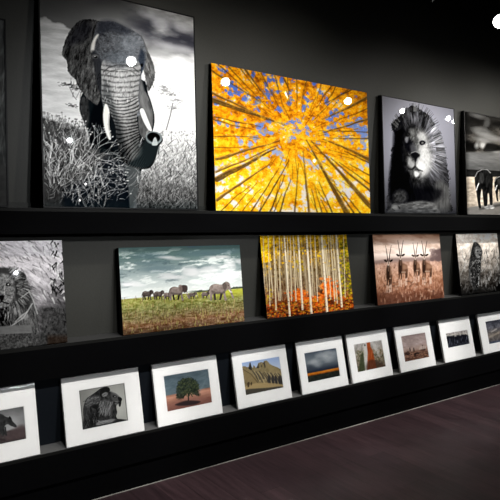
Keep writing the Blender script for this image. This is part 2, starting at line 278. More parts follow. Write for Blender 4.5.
def art_lion_portrait():
    A = Art(((382,95.5),(454,108),(457,213),(385,213)), 150, 230, 7); R = A.R
    X, Y = A.X, A.Y
    d = np.hypot((X-414)/60, (Y-128)/78)
    A.C[:] = _g(np.clip(184-78*d-np.clip((Y-165)/40, 0, 1)*22, 60, 210))*np.array([.97, .97, 1.04])
    th = np.arctan2(Y-150, X-415); r = np.hypot(X-415, (Y-150)*.9)
    def hair(k, L, off, o=4, g=.6): return A.noise(th*k+40+off*5+.25*np.sin(r/6), r/L+off*7+40, o, g)
    h = hair(9, 16, 1)*.6+hair(22, 9, 2)*.55
    side = np.clip((X-424)/10, 0, 1)*np.clip((186-Y)/18, 0, 1)*np.clip((Y-112)/14, 0, 1)
    fur = 24+60*np.clip(h+.2, 0, 1.2)+side*(128+112*h)*np.clip(1.35-(r-10)/24, .22, 1)
    topf = np.clip((136-Y)/18, 0, 1)*np.clip((X-400)/8, 0, 1)
    fur = fur+topf*(26+62*h)
    mane = [(411,105),(406,108),(402,112),(397,118),(392,122),(391.5,128),(394.5,132),(395.5,140),(391.5,150),(391,165),(389,180),(387.5,195),(386.5,207),(392,212),(449,212),(450.5,200),(449.5,185),(450,176),(447.5,165),(446.5,152),(444.5,142),(440,130),(434,121),(428,113),(420,108),(415.5,105)]
    A.poly(mane, _g(np.clip(fur, 6, 225))*np.array([.98, .98, 1.03]), 1, 1.1, rough=1.6, rs=1.1)
    A.poly([(438,180),(449,185),(450.5,198),(449,212),(436,212),(434,196)], _g(92+24*A.fbm(1.2, 6, .1, 3, 2)), .85, 4)
    A.poly([(398,124),(404,130),(405,140),(404,160),(409,175),(412,192),(402,202),(390,200),(390,170),(393,150),(394,132)], (8, 8, 11), .96, 4)
    A.poly([(392.5,123),(397,118.5),(401,119),(403,124),(399,128),(395,132),(392,127)], (22, 22, 26), .9, 1.2)
    for k in range(14): x = R.uniform(394, 401); y = R.uniform(119, 126); A.stroke([(x, y), (x-1, y+4)], .6, R.choice([48, 70, 96]), .6)
    for k in range(90):      # hairs breaking the outline
        t = R.uniform(-2.6, .75); rr = 45 if t < -.6 else 32
        x = 415+math.cos(t)*27; y = 150+math.sin(t)*rr
        A.stroke([(x-math.cos(t)*5, y-math.sin(t)*5), (x+math.cos(t+.3)*3, y+math.sin(t+.3)*3)], [.9, .3], R.choice([30, 60, 130]), .5, .6)
    # face: soft light from the right, deep shade on the left
    fx = A.fbm(1.6, 3, .2, 4, 5, .7)
    lum = 30+(-26)*np.clip((136-Y)/6, 0, 1)*np.clip((418-X)/5, 0, 1)+34*hair(9, 14, 6)*np.clip((X-420)/6, 0, 1)+np.clip((X-405)/17, 0, 1.1)**1.3*128+70*fx-np.clip((X-424)/8, 0, 1)*26-np.clip((Y-168)/10, 0, 1)*60-np.clip((133-Y)/8, 0, 1)*60
    A.poly([(407,131),(412,126),(419,127),(426,132),(430,143),(433,157),(430,170),(424,179),(414,181),(408,176),(405,164),(404,150),(404,138)], _g(np.clip(lum, 12, 240)), .96, 7)
    A.poly([(404.5,142),(409,138),(413,142),(416,149),(414,153),(409,152),(405.5,148)], (14, 14, 18), .85, 3)
    A.poly([(405.2,137),(407.8,136),(408.6,139),(407.4,142),(405.6,141)], (170, 170, 176), .6, 1.8)
    A.poly([(409.5,128.5),(413.5,127.5),(416,131),(414.5,134),(410.5,133)], 150, .55, 3)
    A.stroke([(416, 127), (415.5, 134), (417, 141)], 2.2, 66, .55, 2)
    A.poly([(418,134),(423,131.5),(427,137),(425.5,140),(421,141)], 190, .5, 3)
    A.poly([(419.5,141),(423,139.3),(426,141.3),(424,143.8),(420.6,144)], (22, 22, 26), .92, 1.1); A.ell(423, 141.9, 1.1, .8, 150, .9, .6); A.ell(423.2, 141.9, .5, .5, 10, 1, .5)
    A.stroke([(419, 144.5), (417.3, 149), (417.6, 153)], 2, 60, .55, 1.8)
    A.poly([(410.5,145),(414.5,143),(417,149),(416.5,153.5),(412,153)], (112, 112, 116), .55, 3)
    A.poly([(420,147),(426,147),(431,158),(429,170),(424,175),(419,168),(418,157)], 226, .6, 6)
    A.poly([(411.6,153.2),(415,151.4),(419.6,153),(420,155.2),(417.6,157.6),(415.8,161),(413.6,157.6),(411.4,155.4)], (14, 14, 17), .92, 1.8)
    A.stroke([(411.5, 152.2), (416, 150.6), (420, 152.6)], .8, 150, .6)
    A.poly([(409.3,156.5),(412.5,160),(415,164),(413,167),(409.6,166.5),(407.6,162)], 186, .75, 2.8)
    A.poly([(416.6,163),(420,159.6),(425,164),(424.5,169),(420,169),(416.7,167)], 232, .7, 3)
    A.stroke([(408.5, 168.3), (412, 168.8), (415.3, 165.8), (418.5, 169.2), (423, 170.4)], [.8, 1.5, 1.2, 1.6, .7], 14, .75, 1.4); A.stroke([(415.6, 160), (415.4, 166)], .8, 30, .7, .9)
    A.poly([(409,169.5),(413,170),(418,171.5),(419.6,175),(416,177),(411,175)], 88, .7, 2.2); A.poly([(414.8,170.5),(418.5,171.5),(419.3,174.3),(416.4,176.6),(414.4,174)], 232, .85, 1.6)
    A.poly([(402,188),(440,188),(437,200),(412,201),(404,201)], (10, 10, 13), .75, 5)
    A.poly([(393,196),(398,190),(405,191),(407.5,198),(402,203),(395,203)], _g(66+40*A.fbm(2, 1.6, .8, 4, 9)), .8, 4)
    A.poly([(391,208),(394,203.5),(400,204.5),(410,202),(424,200.5),(435,203),(438,208),(437,213),(391,213)], _g(np.clip(102+54*A.fbm(4, 1.6, -.1, 4, 10), 16, 210)), .92, 2)
    A.ell(394.8, 207.3, 3.2, 2.2, 150, .6, 1.8); A.stroke([(398, 206), (400, 209)], .8, 30, .8); A.stroke([(392, 209), (395, 211)], .8, 30, .7)
    A.mask(np.clip((Y-206)/8, 0, 1)*.5, (20, 22, 26))
    A.contrast(1.12, .45, .4)
    return A

def art_walking_elephants():
    A = Art(((464.2,110.6),(540,125.3),(542.4,216.5),(467.1,215.2)), 170, 200, 8); R = A.R
    X, Y = A.X, A.Y
    s = 66+58*A.fbm(16, 8, .15, 5, 1, .6)
    A.C[:] = _g(np.clip(s, 12, 230))*np.array([1.03, 1, .96])
    A.poly([(464,111),(500,116),(500,128),(482,126),(464,134)], 26, .6, 6); A.poly([(466,140),(476,146),(474,152),(465,150)], 18, .8, 4)
    for (x, y, a, b, g) in ((478,115,8,2.5,110),(487,123,3,5,92),(482,131,10,4,110),(491,137,12,3,128),(483,145,3,3,190),(477,145,2,3,160),(496,152,7,1.5,200),(484,140,9,2.5,130)):
        A.ell(x, y, a, b, g, .7, 3, .25)
    A.poly([(488,143),(500,146),(500,150),(490,152),(484,150)], 22, .75, 2.5)
    A.mask(np.clip((Y-151)/2.5, 0, 1), _g(96+12*A.fbm(8, 2, .1, 3, 3)-np.clip(Y-160, 0, 8)*2))
    A.mask(np.clip((Y-169-.05*(X-467))/1.2, 0, 1), _g(38+10*A.fbm(4, 2, 0, 3, 3)))
    A.mask(np.clip((Y-176.5)/1.5, 0, 1), _g(np.clip(172+40*A.fbm(4, 2.2, 0, 4, 4)-34*np.clip((480-X)/14, 0, 1)*np.clip((Y-181)/4, 0, 1), 40, 235))*np.array([1.05, .98, .9]))
    A.poly([(467,209),(485,206),(508,203),(560,212),(560,217),(466,217)], 96, .8, 2)
    def ele(ox, oy, k):
        P = lambda L: [(ox+x*k, oy+y*k) for x, y in L]
        A.poly(P([(3,1.2),(7,-.8),(12,-1),(16,2),(18.5,6),(19,13),(18.4,22),(18.6,35),(15.8,35.5),(15,26),(13.6,25),(13.2,36),(10,37.5),(8.6,28),(7.6,20),(6.4,25),(6,33),(6.8,39),(4.4,39),(3,32),(1.6,22),(.2,14),(.4,6)]), _g(np.clip(34+24*A.fbm(2, 4, 0, 3, 5), 8, 110)), 1, .8)
        A.stroke(P([(.6,7),(3,2),(8,-.6),(13,-.4),(16.4,3)]), .9, 150, .6)
        A.poly(P([(5.5,3),(9,4),(10,10),(7,14),(5,9)]), 62, .6, 1.4); A.stroke(P([(4.2,14),(3,17),(1.8,21)]), .9, 220, .9)
    ele(474.6, 170.2, .98); ele(494.5, 177.5, .62); ele(512, 176, .66); ele(530, 174, .8)
    A.ell(487, 208.5, 2.5, 1.4, 225, .8, 1.2); A.ell(492, 208, 2.4, 1.6, 235, .9, 1.2); A.stroke([(480, 210), (500, 206)], 2.2, 40, .5, 1.5)
    A.mask(np.clip((470-X)/4, 0, 1)*.4, 20)
    A.contrast(1.35, .3, .5)
    return A

def art_dark_savannah():
    A = Art(((-190,-19),(5.7,19.5),(9,207),(-184,204)), 220, 220, 9); R = A.R
    X, Y = A.X, A.Y
    A.C[:] = _g(np.clip(96+58*A.fbm(10, 18, .2, 5, 1, .6)-.32*np.abs(Y-60), 20, 190))*np.array([.97, 1, 1])
    A.mask(np.clip((150-Y)/20, 0, 1)*np.clip(.5+A.fbm(6, 20, .5, 3, 4)*1.5, 0, 1)*.6, 46)
    for k in range(700):
        x = R.uniform(-190, 8); y = R.uniform(70, 170)
        A.stroke([(x, y), (x+R.uniform(-3, 5), y-R.uniform(8, 26))], [.9, .5], R.choice([24, 40, 120, 140]), .5, .7)
    A.mask(np.clip((Y-160)/12, 0, 1)*.85, _g(62+10*A.fbm(5, 3, 0, 3, 6)))  # dark reflection over the lower part, painted into the print
    return A
def art_resting_lion():
    A = Art(((-76.7,242.5),(64,240),(67.5,342),(-71.7,359)), 230, 180, 11); R = A.R
    X, Y = A.X, A.Y
    g = 214+66*A.fbm(9, 3.2, .55, 5, 1, .7)-np.clip((Y-270)/44, 0, 1)*96-np.clip((X-46)/16, 0, 1)*np.clip((Y-250)/30, 0, 1)*60
    A.C[:] = _g(np.clip(g, 20, 240))*np.array([1, .98, 1])
    for k in range(260):
        x = R.uniform(-70, 66); y = R.uniform(240, 300); a = .6+.5*(x > 40)+R.uniform(-.4, .4); L = R.uniform(3, 8)
        A.stroke([(x, y), (x+math.cos(a)*L, y+math.sin(a)*L)], [1.3, .4], R.choice([60, 90, 120, 235]), .5, .9)
    for k in range(60):
        x = R.uniform(52, 67); y = R.uniform(240, 300)
        A.stroke([(x, y), (x+R.uniform(-4, 4), y+R.uniform(2, 6))], [1.8, .6], R.choice([18, 28, 36, 210]), .7, .8)
    # body and mane
    A.poly([(-40,272),(-10,268),(12,268),(22,273),(30,283),(34,300),(40,318),(36,336),(10,342),(-40,345)], _g(np.clip(84+74*A.fbm(1.6, 7, -.25, 5, 3, .7), 12, 200)), .95, 3, rough=1.5)
    A.poly([(-8,271),(0,268.5),(9,268.5),(13,272),(10,277),(-6,277)], 66, .9, 1.5); A.poly([(14,274),(19,271.5),(25,273),(27.5,278),(23,283),(16,279)], 48, .95, 1.2)
    A.poly([(14,276),(24,281),(31,291),(31,303),(24,310),(16,300)], _g(56+24*A.fbm(2, 5, -.3, 3, 4)), .85, 3)
    A.poly([(-12,278),(2,274),(12,277),(16,287),(14,299),(8,307),(-4,309),(-14,300)], _g(np.clip(130+95*A.fbm(2.2, 1.9, .2, 4, 5, .75), 20, 240)), .95, 2.5)
    for (x, y) in ((-4, 285), (9, 285)):
        A.ell(x, y, 2.6, 1.6, 34, .9, 1.2); A.ell(x+.3, y-.2, .7, .6, 200, .9, .5)
    A.poly([(0,296),(5,296),(4,300),(2.5,302),(.8,300)], 22, .95, 1); A.stroke([(-4, 304), (2.5, 302), (9, 304)], 1.4, 24, .9)
    A.stroke([(-2, 284), (0, 295)], 1.2, 200, .5); A.stroke([(6, 284), (5, 295)], 1.2, 210, .5)
    A.poly([(-14,306),(-2,309),(9,308),(12,316),(9,326),(-14,328)], 16, .95, 2.5)
    for k in range(46):
        x = R.uniform(-12, 11); y = R.uniform(306, 322); A.stroke([(x, y), (x+R.uniform(1, 4), y+R.uniform(3, 8))], [.9, .4], R.choice([120, 170, 40]), .55, .6)
    for k in range(220):
        t = R.uniform(-1.2, 1.5); x = 4+math.cos(t)*R.uniform(14, 24); y = 292+math.sin(t)*R.uniform(16, 26)
        A.stroke([(x, y), (x+math.cos(t+.4)*5, y+math.sin(t+.4)*6)], [.9, .4], R.choice([40, 60, 130, 165, 190]), .5, .6)
    for p in (((22, 298), (30, 292), (36, 296)), ((16, 322), (22, 316), (28, 312)), ((12, 326), (24, 318), (33, 304)), ((30, 292), (34, 300), (38, 314))): A.stroke(p, 1.3, 190, .6)
    A.ell(25, 317, 4, 3, 190, .5, 3)
    # rock ledge and the grass in front; lower right corner: painted reflection
    A.mask(np.clip((Y-(326-.12*X*.4))/1.2, 0, 1)*np.clip((34-X)/3, 0, 1)*.95, _g(112+10*A.fbm(6, 2, 0, 3, 6)))
    A.mask(np.clip((Y-(334-.05*X))/1.2, 0, 1), _g(np.clip(74+48*A.fbm(1.6, 1.8, 0, 4, 7, .7), 15, 170)))
    A.mask(np.clip((X-38)/5, 0, 1)*np.clip((Y-305)/4, 0, 1)*.85, _g(np.clip(58+44*A.fbm(2, 2.4, 0, 4, 8, .7), 10, 150)))  # dark reflection of the room, painted into the print's lower right
    A.mask(np.clip((Y-333)/5, 0, 1)*np.clip((X-46)/3, 0, 1)*.6, (48, 36, 28))  # brown part of the same painted room reflection
    A.contrast(1.15, 0.5, 0.4)
    return A

def _elephant(A, cx, cy, s, col, dk, head=1):     # small side-on elephant; head=1 looks right
    P = lambda L: [(cx+head*x*s, cy+y*s) for x, y in L]
    so = .35
    A.poly(P([(-.4,.0),(-.22,.05),(-.2,.3),(-.16,.6),(-.3,.62),(-.36,.35)]), dk, 1, so, False); A.poly(P([(.1,.1),(.28,.1),(.22,.35),(.14,.6),(.02,.6),(.08,.3)]), dk, 1, so, False)
    A.poly(P([(-.64,-.02),(-.6,-.26),(-.42,-.42),(-.18,-.47),(.08,-.43),(.24,-.45),(.4,-.6),(.58,-.62),(.72,-.5),(.78,-.3),(.84,-.04),(.92,.2),(1.0,.4),(1.0,.5),(.9,.44),(.8,.22),(.72,-.02),(.64,-.12),(.52,-.04),(.44,.06),(.46,.3),(.54,.58),(.4,.62),(.33,.38),(.26,.16),(-.1,.2),(-.3,.16),(-.42,.3),(-.44,.6),(-.58,.6),(-.6,.32),(-.62,.12)]), col, 1, so)
    A.poly(P([(.24,-.46),(.38,-.56),(.5,-.5),(.54,-.3),(.46,-.06),(.36,-.04),(.28,-.22)]), dk, .5, s*.06); A.poly(P([(-.45,-.02),(0,.08),(.4,0),(.3,.2),(-.1,.2),(-.4,.14)]), dk, .5, s*.12)
    A.stroke(P([(-.62,-.1),(-.68,.1),(-.66,.24)]), s*.04, dk, .8, .4); A.ell(cx+head*.64*s, cy-.36*s, s*.035, s*.035, 20, .9, .3)
    A.poly(P([(-.4,-.38),(-.1,-.45),(.1,-.4),(0,-.3),(-.3,-.28)]), (206, 192, 180), .3, s*.12)
    A.stroke(P([(.68,-.08),(.78,.06),(.88,.06)]), .045*s, (230, 224, 212), .9, .4)

def art_elephant_herd():
    A = Art(((117,247.5),(238,243.5),(243,320),(121,335)), 230, 150, 12); R = A.R
    X, Y = A.X, A.Y
    v = A.V; hz = .585-.02*A.U
    A.C[:] = A.grad(v, [(0, (72, 92, 90)), (.12, (92, 112, 110)), (.28, (140, 154, 154)), (.42, (196, 204, 202)), (.56, (222, 226, 222)), (1, (222, 226, 222))])
    c = A.fbm(16, 4.4, -.1, 5, 1, .6)+.35*A.fbm(50, 8, -.1, 3, 2)
    A.mask(np.clip(c*2.6-.35, 0, 1)*np.clip(1-v/.62, 0, 1)**.5*.9, (72, 88, 94))
    A.mask(np.clip(-c*3.2-.45, 0, 1)*np.clip(v/.14, 0, 1)*.8, (232, 236, 232))
    for (x, y, a, b, g) in ((134,283,16,3,232),(168,257,17,1.8,196),(214,255,14,1.6,205),(202,270,22,7,214),(176,275,20,3,214),(232,262,10,5,224),(224,274,18,7,236)):
        for k in range(9): A.ell(x+R.uniform(-a, a)*.7, y+R.uniform(-b, b)*.7, a*.35, b*.5, g, .4, 1.8)
    for (x, y, a, b) in ((158,268,18,3.4),(148,255,16,3),(200,252,20,3),(228,250,12,2.4),(150,262,14,2)): A.ell(x, y, a, b, (84, 104, 112), .5, 3, -.05)
    tree = (v > hz-.016)&(A.U > .6)
    A.mask(np.where(A.U > .5, np.clip((v-hz+.022+.012*A.fbm(3, 9, 0, 3, 5))/.012, 0, 1), 0)*np.clip((A.U-.5)/.1, 0, 1)*.9, (58, 66, 50))
    gr = A.fbm(3.6, 1.5, -.05, 5, 6, .7)
    grass = A.grad(v+.05*A.fbm(14, 5, 0, 3, 7), [(.55, (162, 162, 92)), (.63, (146, 146, 80)), (.72, (120, 122, 72)), (.82, (118, 106, 72)), (.9, (122, 90, 64)), (1, (96, 72, 54))])
    A.mask(np.clip((v-hz)/.01, 0, 1), np.clip(grass+gr[..., None]*.26, 0, 1))
    A.mask(np.clip((v-hz)/.03, 0, 1)*np.clip(.12-(v-hz), 0, .1)*8*np.clip((A.U-.55)*3, 0, 1), (186, 190, 62))
    for k in range(520):
        x = R.uniform(118, 243); y = R.uniform(299, 333); L = R.uniform(1.5, 4)
        cc = [(92, 98, 52), (176, 174, 104), (150, 132, 84), (94, 62, 44), (190, 166, 120)][R.randint(5)]
        A.stroke([(x, y), (x+R.uniform(-1.2, 1.2), y-L)], [.9, .4], cc, .5, .6)
    G = lambda b, o: np.clip(np.array([b*1.03, b*.93, b*.88])/255+.1*A.fbm(2, 2, 0, 3, o)[..., None], 0, 1)
    dk = (50, 43, 41)
    _elephant(A, 145.2, 294.2, 8.2, G(84, 1), dk); _elephant(A, 156.6, 294.2, 7.6, G(92, 2), dk); _elephant(A, 165.8, 294.8, 6.6, G(120, 3), dk)
    _elephant(A, 175, 291.6, 12.4, G(126, 4), dk); A.poly([(180.6,284.5),(185,284.6),(185.6,289),(182.6,292),(180.5,289)], (66, 56, 54), .9, .7); A.poly([(176.5,285),(179.6,284),(180.5,289),(178,291)], (118, 104, 98), .8, .7)
    _elephant(A, 190.6, 294.4, 5.8, G(100, 5), dk); _elephant(A, 203.6, 293.8, 6.2, G(112, 6), dk)
    _elephant(A, 217, 289.8, 15.2, G(128, 7), (62, 54, 50))
    A.mask(np.clip((v-.93)/.07, 0, 1)*.35*np.clip(1-A.U*1.2, 0, 1), (44, 40, 30))
    A.contrast(1.08, 0.5, 0.4)
    return A

def art_birch_wood():
    A = Art(((260,236),(348,234.5),(355,307),(269,318)), 230, 190, 13); R = A.R
    X, Y = A.X, A.Y; v = A.V; u = A.U
    n = A.fbm(3, 3, 0, 5, 1, .7); n2 = A.fbm(9, 7, 0, 3, 2)
    A.C[:] = np.clip(A.grad(v+.06*n2, [(0, (150, 118, 40)), (.25, (134, 108, 62)), (.5, (116, 98, 72)), (.7, (104, 72, 50)), (.82, (112, 60, 30)), (1, (84, 44, 24))])+n[..., None]*.34, 0, 1)
    leaf = np.clip((.42-v)*2.2, 0, 1)+np.clip((.14-u)*8, 0, 1)*np.clip((.5-v)*4, 0, 1)
    A.mask(np.clip(leaf*1.2+n*1.6-.4, 0, 1)*.85, (214, 164, 20))
    # stems are near parallel: tilt in print space
    def tr(uu, w, v0, v1, col, a):
        q = []; du = R.uniform(-.012, .012)
        for k in range(9):
            t = v0+(v1-v0)*k/8; U = uu+du*t+R.uniform(-.0012, .0012)
            z = A.H@np.array([U, t, 1]); q.append((z[0]/z[2], z[1]/z[2]))
        A.stroke(q, [w*.86, w], col, a, .6); return q
    for k in range(64): tr(R.uniform(.01, .93), R.uniform(.5, 1.), R.uniform(-.05, .25), R.uniform(.62, .86), [(176, 160, 128), (204, 188, 156), (140, 122, 92), (220, 206, 178)][R.randint(4)], .8)
    for k in range(26): tr(R.uniform(.01, .95), R.uniform(.5, .9), 0, R.uniform(.6, .8), (88, 66, 44), .5)
    for k in range(260):
        x = R.uniform(262, 350); y = R.uniform(236, 272)
        if R.rand() < .9-(y-236)/40: A.ell(x, y, R.uniform(.6, 1.6), R.uniform(.5, 1.2), [(232, 184, 24), (206, 150, 18), (180, 136, 22), (240, 206, 60)][R.randint(4)], .75, .6)
    for k in range(130): A.ell(R.uniform(261, 271), R.uniform(237, 262), R.uniform(.8, 1.6), 1, [(240, 196, 24), (214, 158, 14), (250, 216, 60)][R.randint(3)], .8, .6)
    for k in range(240): A.ell(R.uniform(341, 353), R.uniform(238, 298), R.uniform(.6, 1.5), 1, [(166, 148, 26), (128, 126, 30), (196, 168, 40), (84, 84, 26)][R.randint(4)], .75, .7)
    for (x, y) in ((262, 300), (270, 296), (302, 268), (300, 256)): 
        for k in range(14): A.ell(x+R.uniform(-3, 3), y+R.uniform(-7, 7), 1.1, .9, (176, 150, 30), .6, .6)
    for k in range(360):
        c = R.randint(3); cx, cy, a, b = ((331, 288, 9, 9), (302, 295, 8, 7), (318, 300, 8, 6))[c]
        A.ell(cx+R.normal()*a*.5, cy+R.normal()*b*.5, R.uniform(.8, 1.8), R.uniform(.7, 1.4), [(214, 92, 24), (232, 116, 38), (190, 74, 20), (240, 140, 60)][R.randint(4)], .7, .7)
    for k in range(620):
        U = R.rand(); V = R.uniform(.82, 1); z = A.H@np.array([U, V, 1])
        A.ell(z[0]/z[2], z[1]/z[2], R.uniform(.5, 1.4), R.uniform(.4, 1), [(190, 90, 28), (120, 54, 26), (206, 140, 40), (70, 34, 22), (176, 70, 30), (150, 110, 40)][R.randint(6)], .75, .6)
    for (x0, x1, w, y1) in ((284.8,291.3,2.4,315),(299,304,2.6,308),(307.6,312.9,2.8,312.6),(322.7,328.5,2.8,310),(337.6,343,2.3,305),(274,277.6,1.7,309),(268.5,271.4,1.2,305),(280,281.5,1.3,300),(316,319,1.4,300),(332,336,1.4,300),(329.5,332,1.1,298),(334,338.6,1.3,302),(294,297.5,1.5,300),(291,293,1.1,300),(288,290,1,300),(311.5,314.5,1.2,296),(345,346.5,1,296),(263.5,266,1.,300)):
        q = [(x0+(x1-x0)*t, 234+(y1-234)*t) for t in np.linspace(0, 1, 7)]
        w *= .8; A.stroke(q, [w*.85, w], (232, 220, 196) if w > 1.7 else (206, 190, 160), .92, .7)
        if w > 1.7: A.stroke([(a-w*.36, b) for a, b in q], .6, (150, 134, 112), .7, .5)
        for k in range(int(5*w)):
            t = R.rand(); x = x0+(x1-x0)*t; y = 234+(y1-234)*t
            A.stroke([(x-w*.4, y), (x+w*.1*R.rand(), y+.2)], .5, (92, 76, 62), .6, .5)
    A.contrast(1.08, 0.45, 0.3)
    return A

def _oryx(A, x, y, s, lean=0, dx=0):
    dk = (50, 32, 24); br = (112, 74, 52)
    P = lambda L: [(x+a*s, y+b*s) for a, b in L]
    for q, yy in ((-1.4, 0), (.8, .6), (3.2+dx, -.5), (4.4+dx, -1)):
        A.stroke(P([(q, 15+yy), (q+.2, 21+yy), (q-.1, 24+yy)]), [1.7*s, 1.1*s, .8*s], dk, .85, .9); A.stroke(P([(q-.1, 24+yy), (q-.1, 31+yy)]), .75*s, (222, 196, 178), .75, .7)
    A.poly(P([(-2.2,7),(-1,3.5),(1,3.5),(2.4,6.5),(3.6+dx*.6,8),(4.8+dx,10),(5.2+dx,14),(4.4+dx,17.5),(2,18),(-.6,18.6),(-2.2,16),(-2.6,11)]), br, .85, 1.6)
    A.poly(P([(-1.7,6),(-.6,2.5),(.7,3.2),(1.4,8),(1.8,13),(.8,18),(-1.2,17.5),(-2.2,12.5)]), dk, .88, 1.6)
    A.poly(P([(2.4+dx*.4,8.6),(4+dx,10.4),(4+dx,13),(2+dx*.3,13)]), (168, 124, 96), .55, 1.6)
    A.stroke(P([(1.4, 16.6), (3.4+dx*.7, 16.6)]), .9*s, (214, 188, 168), .6, .9); A.stroke(P([(-.1, 5), (.1, 9)]), .8*s, (176, 140, 116), .5, .9)
    A.poly(P([(-1.3,-1.4),(1.3,-1.4),(1,1.6),(.5,4.2),(-.5,4.2),(-1,1.6)]), (214, 188, 170), .9, .8)
    A.poly(P([(-.5,-1),(.5,-1),(.4,1.4),(0,2.4),(-.4,1.4)]), dk, .8, .7); A.ell(x, y+4*s, .6*s, .5*s, 34, .8, .6)
    for e in (-1, 1):
        A.poly(P([(e*1,-1),(e*3,-2.6),(e*4.8,-2.4),(e*3.6,-.6),(e*1.6,0)]), (30, 21, 18), .95, .7)
        A.stroke(P([(e*.7,-1.4),(e*1.3+lean,-7),(e*2.2+lean*1.4,-12.5),(e*3+lean*1.6,-17)]), [1.*s, .8*s, .6*s, .3*s], (44, 29, 26), .95, .5)

def art_oryx_group():
    A = Art(((373,235),(439,234.5),(444.5,297),(378,304)), 160, 150, 14); R = A.R
    X, Y = A.X, A.Y; v = A.V
    n = A.fbm(14, 4, .15, 5, 1, .6)
    A.C[:] = A.grad(v, [(0, (152, 108, 82)), (.07, (168, 128, 104)), (.18, (222, 192, 172)), (.3, (236, 212, 198)), (.38, (176, 146, 132)), (.42, (150, 114, 98)), (.5, (190, 146, 120)), (.7, (166, 112, 80)), (.85, (142, 88, 62)), (1, (116, 70, 52))])
    A.mask(np.clip(n*2.6-.2, 0, 1)*np.clip(1-v/.34, 0, 1)*.85, (128, 84, 60))
    A.mask(np.clip(.3-v, 0, .3)/.3*np.clip((60-np.hypot(X-405, (Y-246)*2.5))/40, 0, 1)*.0+np.exp(-((X-408)/17)**2-((Y-248)/8)**2)*.7, (246, 226, 214))
    A.mask(np.clip((v-.4)/.03, 0, 1)*.9, np.clip(A.grad(v, [(.4, (176, 132, 112)), (.5, (200, 152, 126)), (.66, (180, 122, 90)), (.85, (146, 90, 64)), (1, (112, 66, 50))])+.22*A.fbm(2.6, 3, 0, 5, 3, .7)[..., None], 0, 1))
    A.stroke([(376, 262), (392, 259.5), (420, 259), (443, 259)], 3, (120, 96, 92), .55, 1.6)
    for k in range(60): A.ell(R.uniform(431, 443), R.uniform(250, 260), 2, 1.8, (104, 82, 80), .5, 1.2)
    A.mask(np.clip((Y-288-2*A.fbm(8, 4, 0, 3, 5))/8, 0, 1)*.55, (96, 56, 40))
    for k in range(260):
        x = R.uniform(376, 445); y = R.uniform(266, 302)
        A.stroke([(x, y), (x+R.uniform(-.8, .8), y-R.uniform(1.5, 4))], [.9, .4], [(216, 170, 140), (120, 74, 52), (200, 140, 104), (84, 48, 36)][R.randint(4)], .5, .6)
    _oryx(A, 415.3, 256.8, .8, 0, .5); _oryx(A, 400.6, 256.4, .92, 0, 2.5); _oryx(A, 388.6, 261.8, .95, 0, -1.5); _oryx(A, 424.2, 256.4, .88, 0, 3.5)
    for k in range(50): A.ell(R.uniform(384, 434), R.uniform(277, 291), R.uniform(.6, 1.8), .8, [(200, 164, 138), (84, 54, 40)][R.randint(2)], .5, .9)
    L = A.C.mean(-1, keepdims=True); A.C = L+(A.C-L)*.74
    A.contrast(1.12, 0.5, 0.2)
    return A

def art_leopard_walking():
    A = Art(((457,234),(496,233),(503,290),(462,294)), 110, 140, 15); R = A.R
    X, Y = A.X, A.Y; v = A.V; u = A.U
    n = A.fbm(3.4, 3, .6, 5, 1, .7)
    lum = np.interp(v, [0, .25, .45, .7, 1], [232, 212, 158, 82, 28])-np.clip((u-.75)*4, 0, 1)*np.clip(v*2, 0, 1)*44
    A.C[:] = np.clip(_g(lum)*np.array([1.03, .98, .93])+n[..., None]*.3, 0, 1)
    for k in range(200):
        x = R.uniform(457, 503); y = R.uniform(250, 292); A.stroke([(x, y), (x+R.uniform(-2, 3), y-R.uniform(2, 7))], [.9, .4], R.choice([30, 60, 150, 190]), .45, .6)
    body = [(475,241.5),(478.5,243),(481,247),(482.3,251.5),(481.4,256),(481,262),(480.2,272),(479.4,282),(478.5,289),(475,290),(472.6,286),(470,278),(469,266),(470.5,255),(472,247),(473.3,243)]
    A.poly(body, _g(np.clip(44+52*A.fbm(1.3, 1.5, .4, 4, 4, .75), 8, 190)), 1, .9)
    A.poly([(476,246),(480,247),(481.5,251),(480,256),(476.5,256.5),(475,251)], _g(np.clip(118+62*A.fbm(1.3, 1.3, 0, 3, 5), 20, 235)), .85, 1.4)
    A.ell(477.6, 250.2, .8, .6, 12); A.ell(480.3, 250.4, .6, .5, 12); A.ell(479.6, 253.8, .9, .7, 16)
    A.stroke([(473, 262), (476, 259), (480.5, 260)], 1., 170, .5, 1); A.stroke([(471, 266), (474, 262)], .9, 150, .5, 1)
    A.stroke([(470, 268), (471, 280), (474, 288)], 1.2, 120, .5, 1); A.stroke([(477.5, 272), (477, 286)], 1.2, 14, .9); A.stroke([(479, 276), (478.6, 284)], .9, 200, .6)
    for k in range(90): A.ell(R.uniform(471, 481), R.uniform(258, 286), R.uniform(.3, .7), .45, R.choice([8, 150]), .7, .5)
    A.mask(np.clip((Y-284)/8, 0, 1)*.7, 16)
    A.mask(np.clip((4-np.hypot(X-489, Y-234))/3, 0, 1)*.5, 245)
    A.contrast(1.12, 0.45, 0.15)
    return A

